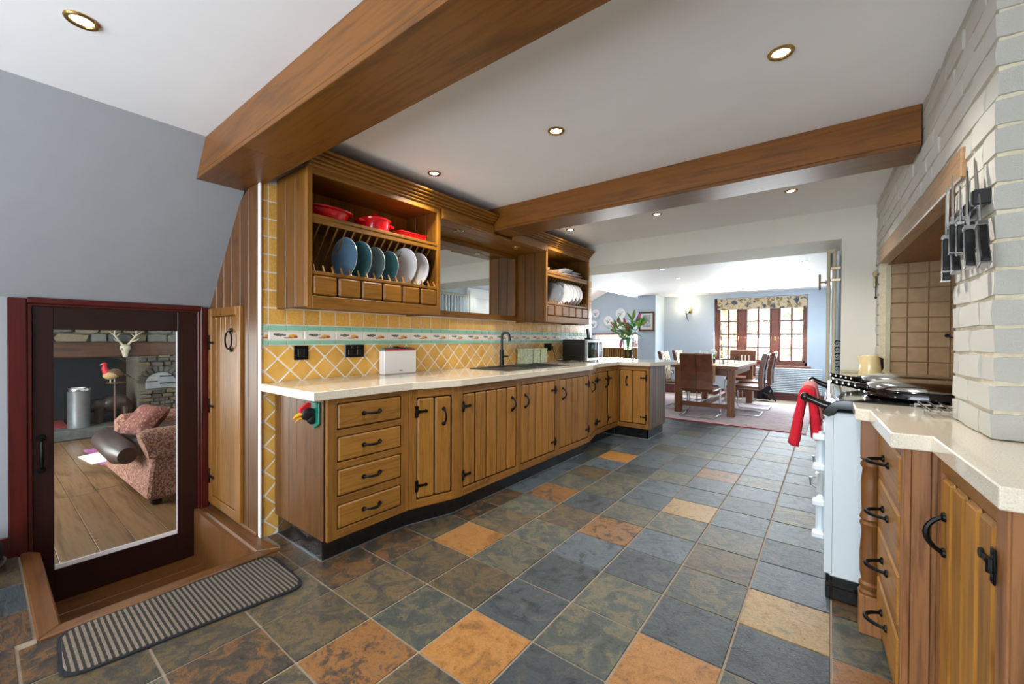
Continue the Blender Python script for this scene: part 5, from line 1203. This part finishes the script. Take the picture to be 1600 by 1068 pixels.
chair((-1.02,7.35,.010),PI/2,'brown leather cantilever chair nearest on the window side of table','cow_leather'); chair((-.985,8.15,.010),PI/2,'brown leather cantilever chair further along the right of the table','cow_leather')
chair((-2.05,7.35,.010),-PI/2,'brown chair with patterned hide pad nearest on the left of table','cow_leather'); chair((-2.06,8.20,.010),-PI/2,'brown chair with patterned hide pad further along left of table','cow_leather')
chair((-1.36,9.05,.010),PI,'brown leather chair at the far table end beneath the window')
# bag, box, socket in the corner
o = thing('shoulder_bag','dark black bag standing on the floor behind the right-hand chairs','bag',(-1.0,9.25,0))
b = MB(); b.hexa([Vector(q) for q in ((-1.22,9.17,.03),(-1.02,9.17,.03),(-1.02,9.33,.03),(-1.22,9.33,.03),(-1.20,9.20,.33),(-1.0,9.20,.34),(-1.0,9.31,.34),(-1.20,9.31,.33))],.02); b.build('body','black_cloth',o)
b = MB(); b.tube([(-1.03,9.20,.33),(-.97,9.19,.20),(-.93,9.19,.05),(-.90,9.19,.015)],[.015,.02,.02,.015],8); b.tube([(-1.1,9.17,.15),(-1.02,9.14,.10),(-.99,9.14,.03)],[.02,.03,.02],8); b.build('strap','black_cloth',o,SM)
bpy.data.objects['shoulder_bag'].location.x += .11
o = thing('tool_box','red-brown box with green cloth by the blue wall corner','box',(-2.85,9.45,0))
b = MB(); b.box(-3.02,-2.70,9.36,9.58,.001,.19,.008); b.box(-2.98,-2.72,9.38,9.56,.19,.23,.004); b.build('box','burgundy_wood',o)
b = MB(); b.hexa([Vector(q) for q in ((-2.97,9.38,.23),(-2.80,9.38,.23),(-2.80,9.54,.23),(-2.97,9.54,.23),(-2.90,9.42,.36),(-2.87,9.42,.36),(-2.87,9.50,.35),(-2.90,9.50,.35))],.012); b.build('cloth','green_cloth',o)
o = thing('floor_plug_box','white plastic appliance on the floor behind the left dining chair','appliance',(-2.60,9.45,0)); b = MB(); b.box(-2.69,-2.52,9.40,9.58,.001,.12,.012); b.box(-2.66,-2.55,9.45,9.56,.12,.30,.012); b.build('case','white_plastic',o); b = MB(); b.lathe([(0,0),(.02,0),(.018,-.006),(0,-.007)],(-2.60,9.399,.06),12,'y'); b.build('dial','black_plastic',o)
o = thing('wall_socket','black double socket low on the blue dining wall','socket',(-2.86,DY,.43)); b = MB(); b.box(-2.94,-2.78,DY-.012,DY-.001,.385,.475,.003); b.build('plate','iron',o); b = MB(); b.box(-2.83,-2.79,DY-.05,DY-.012,.40,.45,.008); b.build('plug','white_plastic',o)
# panelled doors on the right-hand wall, seen in the mirror
o = thing('tall_cupboard','white panelled double cupboard on the dining side wall, seen only in the mirror','cupboard',(.05,6.2,0))
b = MB(); b.box(.045,.072,5.47,6.95,.005,2.09,.004); b.build('frame','white_paint',o)
for a, c in ((5.52,6.205),(6.215,6.90)):
    b = MB(); b.box(.022,.044,a,c,.03,2.05,.003); d = b.build('door','white_paint',o)
    for z0, z1 in ((.14,.92),(1.04,1.93)):
        b = MB()
        for (p,q,r_,s_) in ((a+.08,a+.10,z0,z1),(c-.10,c-.08,z0,z1),(a+.10,c-.10,z0,z0+.02),(a+.10,c-.10,z1-.02,z1)): b.box(.012,.023,p,q,r_,s_,.003)
        b.build('panel_mould','white_paint',d)
# outside: lawn, gravel, shrubs beyond the windows
b = MB(); b.box(-14,8,DY+.4,30,-.25,-.2); g = struct(b.build('ground','grass')); b = MB(); b.box(-3.2,3,DY+.4,12.5,-.2,-.18); struct(b.build('path','gravel'))
random.seed(12)
def shrub(x, y, h, r, mt, lb, cat='shrub', n=420):
    o = thing('garden_shrub',lb,cat,(x,y,-.2)); b = MB(); b.tube([(x,y,-.2),(x+.05,y,h*.3),(x,y+.05,h*.7)],[.07,.05,.02],8); b.build('trunk','trunk',o,SM)
    b = MB()
    for k in range(n):
        a, e = rnd(0,6.28), rnd(-1,1); q = (1-e*e)**.5; rr = r*rnd(.5,1.05); c = Vector((x+math.cos(a)*q*rr,y+math.sin(a)*q*rr,h*.6-.2+e*rr*h*.55/r*.8)); s_ = rnd(.06,.12)
        u = Vector((rnd(-1,1),rnd(-1,1),rnd(-1,1))).normalized()*s_; v = u.cross(Vector((rnd(-1,1),rnd(-1,1),rnd(-1,1)))).normalized()*s_*.6; b._add([c-u,c+v,c+u,c-v],[(0,1,2,3)])
    stuff(b.build('foliage',mt,o))
shrub(-2.6,13.5,2.6,1.0,'autumn_leaf','russet garden shrub outside the left window lights'); shrub(-.7,16.5,3.2,1.2,'hedge_green','green garden shrub outside the middle window lights'); shrub(1.0,13.8,2.2,1.0,'autumn_leaf','russet garden shrub outside the right window lights')
# ---------------------------------------------------------------- sitting room seen through the glazed door
FZ = -.33
b = MB(); b.box(-10.2,DX-.13,-1.6,4.2,FZ-.1,FZ-.004); sf = struct(b.build('floor','dark_gap'))
random.seed(3)
y = -1.0; r_i = 0
while y < 2.6:
    w_ = .19; x = DX-.135
    while x > -8.6:
        L = rnd(1.5,2.4); x0 = max(-8.6,x-L); t = MB(); t.box(x0+.0015,x-.0015,y+.0015,y+w_-.0015,FZ-.02,FZ+rnd(-.001,.001),.002); t.build('floor_board','old_floor_x',sf); x = x0
    y += w_
b = MB(); b.box(-10.3,DX-.13,-1.6,4.2,2.0,2.1); struct(b.build('ceiling','ceiling_white'))
b = MB(); b.box(-10.2,DX-.13,4.2,4.3,FZ,2.0); b.box(-10.3,-7.7,-1.7,-1.6,FZ,2.0); b.box(-5.1,DX-.13,-1.7,-1.6,FZ,2.0); b.box(-7.7,-5.1,-1.7,-1.6,1.4,2.0); b.box(-7.7,-5.1,-1.7,-1.6,FZ,.1); struct(b.build('wall_sitting','ceiling_white'))
# inglenook: stone breast, pier, recess
FX = -9.0
b = MB(); b.box(FX-.9,FX-.02,-1.6,4.2,1.05,2.0); b.box(FX-.9,FX-.02,1.62,4.2,FZ,.86); sw = struct(b.build('wall_fireplace','mortar_grey'))
b = MB(); b.box(-10.2,FX-.88,-1.6,1.62,FZ,1.1); struct(b.build('wall_inglenook','soot'))
SV = []
for v in range(6):
    bb = MB(); bb.box(-.5,.5,-.5,.5,-.5,.5); bmesh.ops.subdivide_edges(bb.bm,edges=bb.bm.edges[:],cuts=1,use_grid_fill=True)
    for q in bb.bm.verts:
        e = sum(abs(c) > .49 for c in q.co); q.co *= {3:.84,2:.94,1:1.02}[e]; q.co += Vector((rnd(-.06,.06),rnd(-.05,.05),rnd(-.06,.06)))
    SV.append(bb.mesh('stone','stone_grey',smooth=math.radians(60)))
def stone(y0, y1, z0, z1, mt): inst(random.choice(SV),'stone',sw,(FX+rnd(-.02,.02),(y0+y1)/2,(z0+z1)/2),(rnd(-.05,.05),rnd(-.05,.05),rnd(-.05,.05)),(.14,y1-y0-.012,z1-z0-.012),mt)
z = 1.075
while z < 1.6:
    h = rnd(.10,.15); y = .1
    while y < 2.6:
        w_ = rnd(.18,.42); stone(y,y+w_,z,z+h,random.choice(['stone_grey','stone_brown','stone_grey','stone_dark'])); y += w_
    z += h
z = FZ+.13
oy, oz, orr = 1.905, .40, .20
while z < .83:
    h = rnd(.055,.085); y = 1.62
    while y < 2.6:
        w_ = rnd(.10,.24)
        if not (abs(y+w_/2-oy) < orr+.09 and oz-.14 < z+h/2 < oz+.26): stone(y,y+w_,z,z+h,random.choice(['stone_dark','stone_brown','stone_dark','stone_grey']))
        y += w_
    z += h
for k in range(11):
    a = PI*k/10; q = inst(random.choice(SV),'stone',sw,(FX,oy+math.cos(a)*(orr+.05),oz+.02+math.sin(a)*(orr*.8+.05)),(a-PI/2,0,0),(.12,.05,.10),'stone_dark')
# arched bread-oven door
o = thing('bread_oven_door','arched grey iron bread oven door in the stone pier','oven door',(FX+.05,oy,oz))
arch = [(oy-orr,oz-.10),(oy+orr,oz-.10)]+[(oy+orr*math.cos(PI*k/14),oz+orr*.85*math.sin(PI*k/14)) for k in range(15)]
b = MB(); b.prism(arch,FX+.02,FX+.05,'x',.006); b.build('door','galvanised',o)
b = MB()
for z in (oz-.02,oz+.10): b.box(FX+.05,FX+.062,oy-.02,oy+.19,z-.010,z+.010,.003)
b.tube([(FX+.06,oy-.19,oz+.02),(FX+.085,oy-.13,oz+.02),(FX+.06,oy-.05,oz+.02)],.008,6); b.build('strap','rust_iron',o,SM)
# oak bressumer, hearth
o = thing('fireplace_beam','dark old oak beam across the stone inglenook fireplace','beam',(FX+.02,1.4,.84)); b = MB(); b.box(FX-.3,FX+.09,-1.2,3.4,.845,1.075,.02); b.build('timber','mantel_x',o)
b = MB(); b.box(-9.9,-8.62,-1.6,4.2,FZ,-.185,.012); struct(b.build('floor','stone_dark')); b = MB(); b.box(-9.85,-9.02,-1.5,1.6,-.185,-.180); struct(b.build('floor','soot'))
# deer skull
o = thing('deer_skull','pale deer skull with antlers hung on the dark oak beam','skull',(FX+.1,1.44,.93))
sx, sy, sz = FX+.12, 1.445, .95
b = MB(); b.lathe([(0,-.115),(.028,-.11),(.036,-.06),(.050,-.01),(.068,.03),(.062,.07),(.03,.092),(0,.095)],(sx,sy,sz),16,sx=.8); b.build('cranium','bone',o,SM)
b = MB()
for s_ in (-1,1): b.ball((sx+.035,sy+s_*.042,sz+.02),.018,.6,1,1,10,6)
b.build('eye_socket','bone_dark',o,SM)
b = MB()
for s_ in (-1,1):
    b.tube([(sx,sy+s_*.03,sz+.08),(sx,sy+s_*.08,sz+.16),(sx+.03,sy+s_*.13,sz+.24),(sx+.03,sy+s_*.12,sz+.36)],[.016,.014,.012,.005],8)
    b.tube([(sx+.01,sy+s_*.06,sz+.13),(sx+.07,sy+s_*.12,sz+.155),(sx+.09,sy+s_*.15,sz+.19)],[.010,.008,.003],6)
    b.tube([(sx+.03,sy+s_*.13,sz+.24),(sx+.05,sy+s_*.19,sz+.29)],[.010,.003],6); b.tube([(sx+.02,sy+s_*.115,sz+.21),(sx+.02,sy+s_*.06,sz+.27)],[.010,.003],6)
b.build('antler','bone',o,SM)
# stuffed pheasant on a stand
o = thing('stuffed_pheasant','stuffed pheasant with red neck on a slim stand','taxidermy bird',(-8.6,1.25,-.18))
px, py, pz = -8.55, 1.245, .60
b = MB(); b.ball((px,py,pz),.075,1,1.45,1.0,18,12,Matrix.Rotation(.3,3,'X')); b.build('body','feather_buff',o,SM)
b = MB(); b.tube([(px,py-.05,pz+.02),(px,py-.085,pz+.09),(px,py-.08,pz+.14)],[.055,.034,.024],10); b.ball((px,py-.083,pz+.155),.027,1,1.1,1,12,8); b.build('neck','feather_red',o,SM)
b = MB(); b.tube([(px,py-.10,pz+.155),(px,py-.135,pz+.145)],[.010,.002],6); b.build('beak','bone',o,SM)
b = MB(); b.ball((px+.035,py+.035,pz+.02),.06,.7,1.6,.8,14,10,Matrix.Rotation(-.35,3,'X')); b.build('wing','feather_brown',o,SM)
for k in range(3):
    b = MB(); b.tube([(px+.01*k,py+.07,pz+.03),(px+.012*k,py+.17,pz-.02-.01*k),(px+.014*k,py+.25+.02*k,pz-.10-.015*k)],[.026,.018,.004],6,flat=.5); b.build('tail_feather','feather_brown',o,SM)
for s_ in (-.02,.025):
    b = MB(); b.tube([(px,py+s_,pz-.06),(px,py+s_,pz-.125)],.007,6); b.build('leg','bone',o,SM)
b = MB(); b.lathe([(0,pz-.135),(.12,pz-.135),(.12,pz-.125),(0,pz-.125)],(px,py+.05,0),20); b.tube([(px,py+.03,pz-.135),(px,py+.03,-.16)],.013,8); b.lathe([(0,-.184),(.09,-.184),(.09,-.165),(0,-.16)],(px,py+.03,0),20); b.build('stand','terracotta_dark',o,SM)
# metal log bin
o = thing('log_bin','tall cylindrical grey metal bin with bright rim on the hearth','bin',(-8.85,.94,-.185))
b = MB(); b.lathe([(0,-.184),(.118,-.184),(.121,-.17),(.121,.36),(.125,.366),(.125,.375),(.115,.377),(.113,.36),(.113,-.16),(0,-.16)],(-8.84,.925,0),32); b.build('body','galvanised',o,SM)
b = MB(); b.lathe([(.120,.352),(.130,.36),(.132,.385),(.125,.40),(.118,.385)],(-8.84,.925,0),32); b.build('rim','chrome',o,SM)
# carved rhinoceros statue on the hearth
o = thing('rhino_statue','dark brown carved rhinoceros statue with lowered head on the hearth','statue',(-8.95,1.3,-.185))
bx = -9.1
b = MB(); b.ball((bx,1.42,.10),.155,.75,1.25,.95,20,14); b.ball((bx,1.24,.085),.12,.8,1.0,.95,16,12)
b.tube([(bx,1.22,.10),(bx,1.10,.04),(bx,.99,-.06),(bx,.94,-.12)],[.10,.078,.06,.035],12)
b.tube([(bx,.965,-.05),(bx,.925,-.03),(bx,.90,.03)],[.026,.018,.003],8)
for s_ in (-1,1):
    b.tube([(bx+s_*.04,1.13,.10),(bx+s_*.055,1.12,.14),(bx+s_*.055,1.12,.16)],[.02,.022,.006],8)
    for yy in (1.24,1.54): b.tube([(bx+s_*.065,yy,.05),(bx+s_*.07,yy,-.08),(bx+s_*.07,yy-.01,-.182)],[.06,.045,.05],10)
b.tube([(bx,1.60,.13),(bx,1.635,.04),(bx,1.63,-.02)],[.016,.010,.012],6); b.build('body','statue_brown',o,SM)
o.location.y -= .07
# fire guard
o = thing('fire_guard','low iron fire guard rails before the stone pier','fire guard',(-8.5,1.9,-.33)); b = MB()
for k in range(7): b.tube([(-8.45,1.70+k*.07,FZ),(-8.45,1.70+k*.07,.20)],.007,6)
b.tube([(-8.45,1.68,.20),(-8.45,2.18,.20)],.011,6); b.tube([(-8.45,1.68,-.25),(-8.45,2.18,-.25)],.011,6); b.build('rail','rust_iron',o,SM)
b = MB(); b.box(-9.7,-8.9,.1,.83,-.18,-.17,.004); o = b.build('hearth_rug','rug_red'); tag(o,'red rug edge beside the bin on the hearth','rug')
# sofa: arm end towards the door, leather seat roll projecting to the left
o = thing('paisley_sofa','paisley upholstered sofa with brown leather seat, seen arm end on','sofa',(-5.4,1.3,FZ))
b = MB(); b.hexa([Vector(q) for q in ((-6.35,.86,FZ+.06),(-4.70,.90,FZ+.06),(-4.66,1.75,FZ+.06),(-6.35,1.75,FZ+.06),(-6.35,.93,.06),(-4.74,.95,.10),(-4.72,1.75,.10),(-6.35,1.75,.06))],.02); b.build('base','paisley',o)
b = MB(); b.lathe([(0,-4.98),(.085,-4.98),(.10,-4.96),(.10,-4.72),(.085,-4.70),(0,-4.70)],(0,1.02,.20),20,'x'); b.bm.clear()
b.box(-4.98,-4.70,.93,1.75,.08,.22,.03); b.tube([(-4.84,.90,.19),(-4.84,.95,.205),(-4.84,1.75,.215)],[.125,.135,.135],18); b.build('arm','paisley',o,SM)
b = MB(); b.box(-6.35,-6.10,.93,1.75,.06,.30,.06); b.build('arm','paisley',o)
b = MB(); b.box(-6.10,-4.95,1.45,1.78,.05,.40,.08); b.build('backrest','paisley',o)
b = MB(); b.box(-6.08,-4.99,.92,1.5,.06,.19,.03); b.tube([(-5.92,.84,.10),(-5.85,.80,.115),(-5.1,.80,.115),(-4.97,.82,.10)],[.07,.105,.105,.07],16,flat=1.05); b.build('seat_cushion','leather_dark',o,SM)
def cushion(o, c, sx_, sy_, sz_, rx, rzz, mt='cushion_fabric'):
    m = Matrix.Rotation(rzz,3,'Z')@Matrix.Rotation(rx,3,'X')
    def fn(u, v, s): 
        a, q = u*2-1, v*2-1; t_ = max(0,(1-a**4)*(1-q**4))**.5; return m@Vector((a*sx_*(1-.06*(1-abs(q))),s*sz_*t_,q*sy_*(1-.06*(1-abs(a)))))+Vector(c)
    b = MB(); b.grid(lambda u,v: fn(u,v,1),10,10); b.grid(lambda u,v: fn(u,v,-1),10,10); bmesh.ops.remove_doubles(b.bm,verts=b.bm.verts[:],dist=1e-4); return b.build('cushion_cover',mt,o,math.radians(60))
for (c, rzz, lb) in (((-5.38,1.02,.34),.25,'paisley scatter cushion leaning forward on the leather seat'),((-5.25,1.38,.40),-.2,'paisley scatter cushion tucked behind the sofa arm')):
    q = thing('scatter_cushion',lb,'cushion',c); cushion(q,c,.22,.17,.075,-.7,rzz)
for x in (-4.78,-6.25):
    b = MB(); b.lathe([(.03,FZ+.001),(.045,FZ+.02),(.045,FZ+.06),(0,FZ+.062)],(x,.98,0),14); b.build('foot','iron',o,SM)
b = MB(); b.lathe([(.03,FZ+.001),(.045,FZ+.02),(.045,FZ+.06),(0,FZ+.062)],(-4.74,1.5,0),14); b.build('foot','iron',o,SM)
# magazines on the boards
o = thing('magazine','open white magazine lying on the sitting room boards','magazine',(-7.1,.9,FZ)); b = MB(); b.hexa([Vector(q) for q in ((-7.35,.76,FZ+.003),(-6.80,.82,FZ+.003),(-6.85,1.02,FZ+.003),(-7.45,.97,FZ+.003),(-7.35,.76,FZ+.009),(-6.80,.82,FZ+.009),(-6.85,1.02,FZ+.009),(-7.45,.97,FZ+.009))]); b.build('pages','paper_white',o)
o = thing('magazine','pink covered magazine half under the open white one','magazine',(-7.2,.98,FZ)); b = MB(); b.hexa([Vector(q) for q in ((-7.75,.85,FZ+.0005),(-6.70,.88,FZ+.0005),(-6.75,1.06,FZ+.0005),(-7.80,1.02,FZ+.0005),(-7.75,.85,FZ+.0025),(-6.70,.88,FZ+.0025),(-6.75,1.06,FZ+.0025),(-7.80,1.02,FZ+.0025))]); b.build('cover','magazine_pink',o)
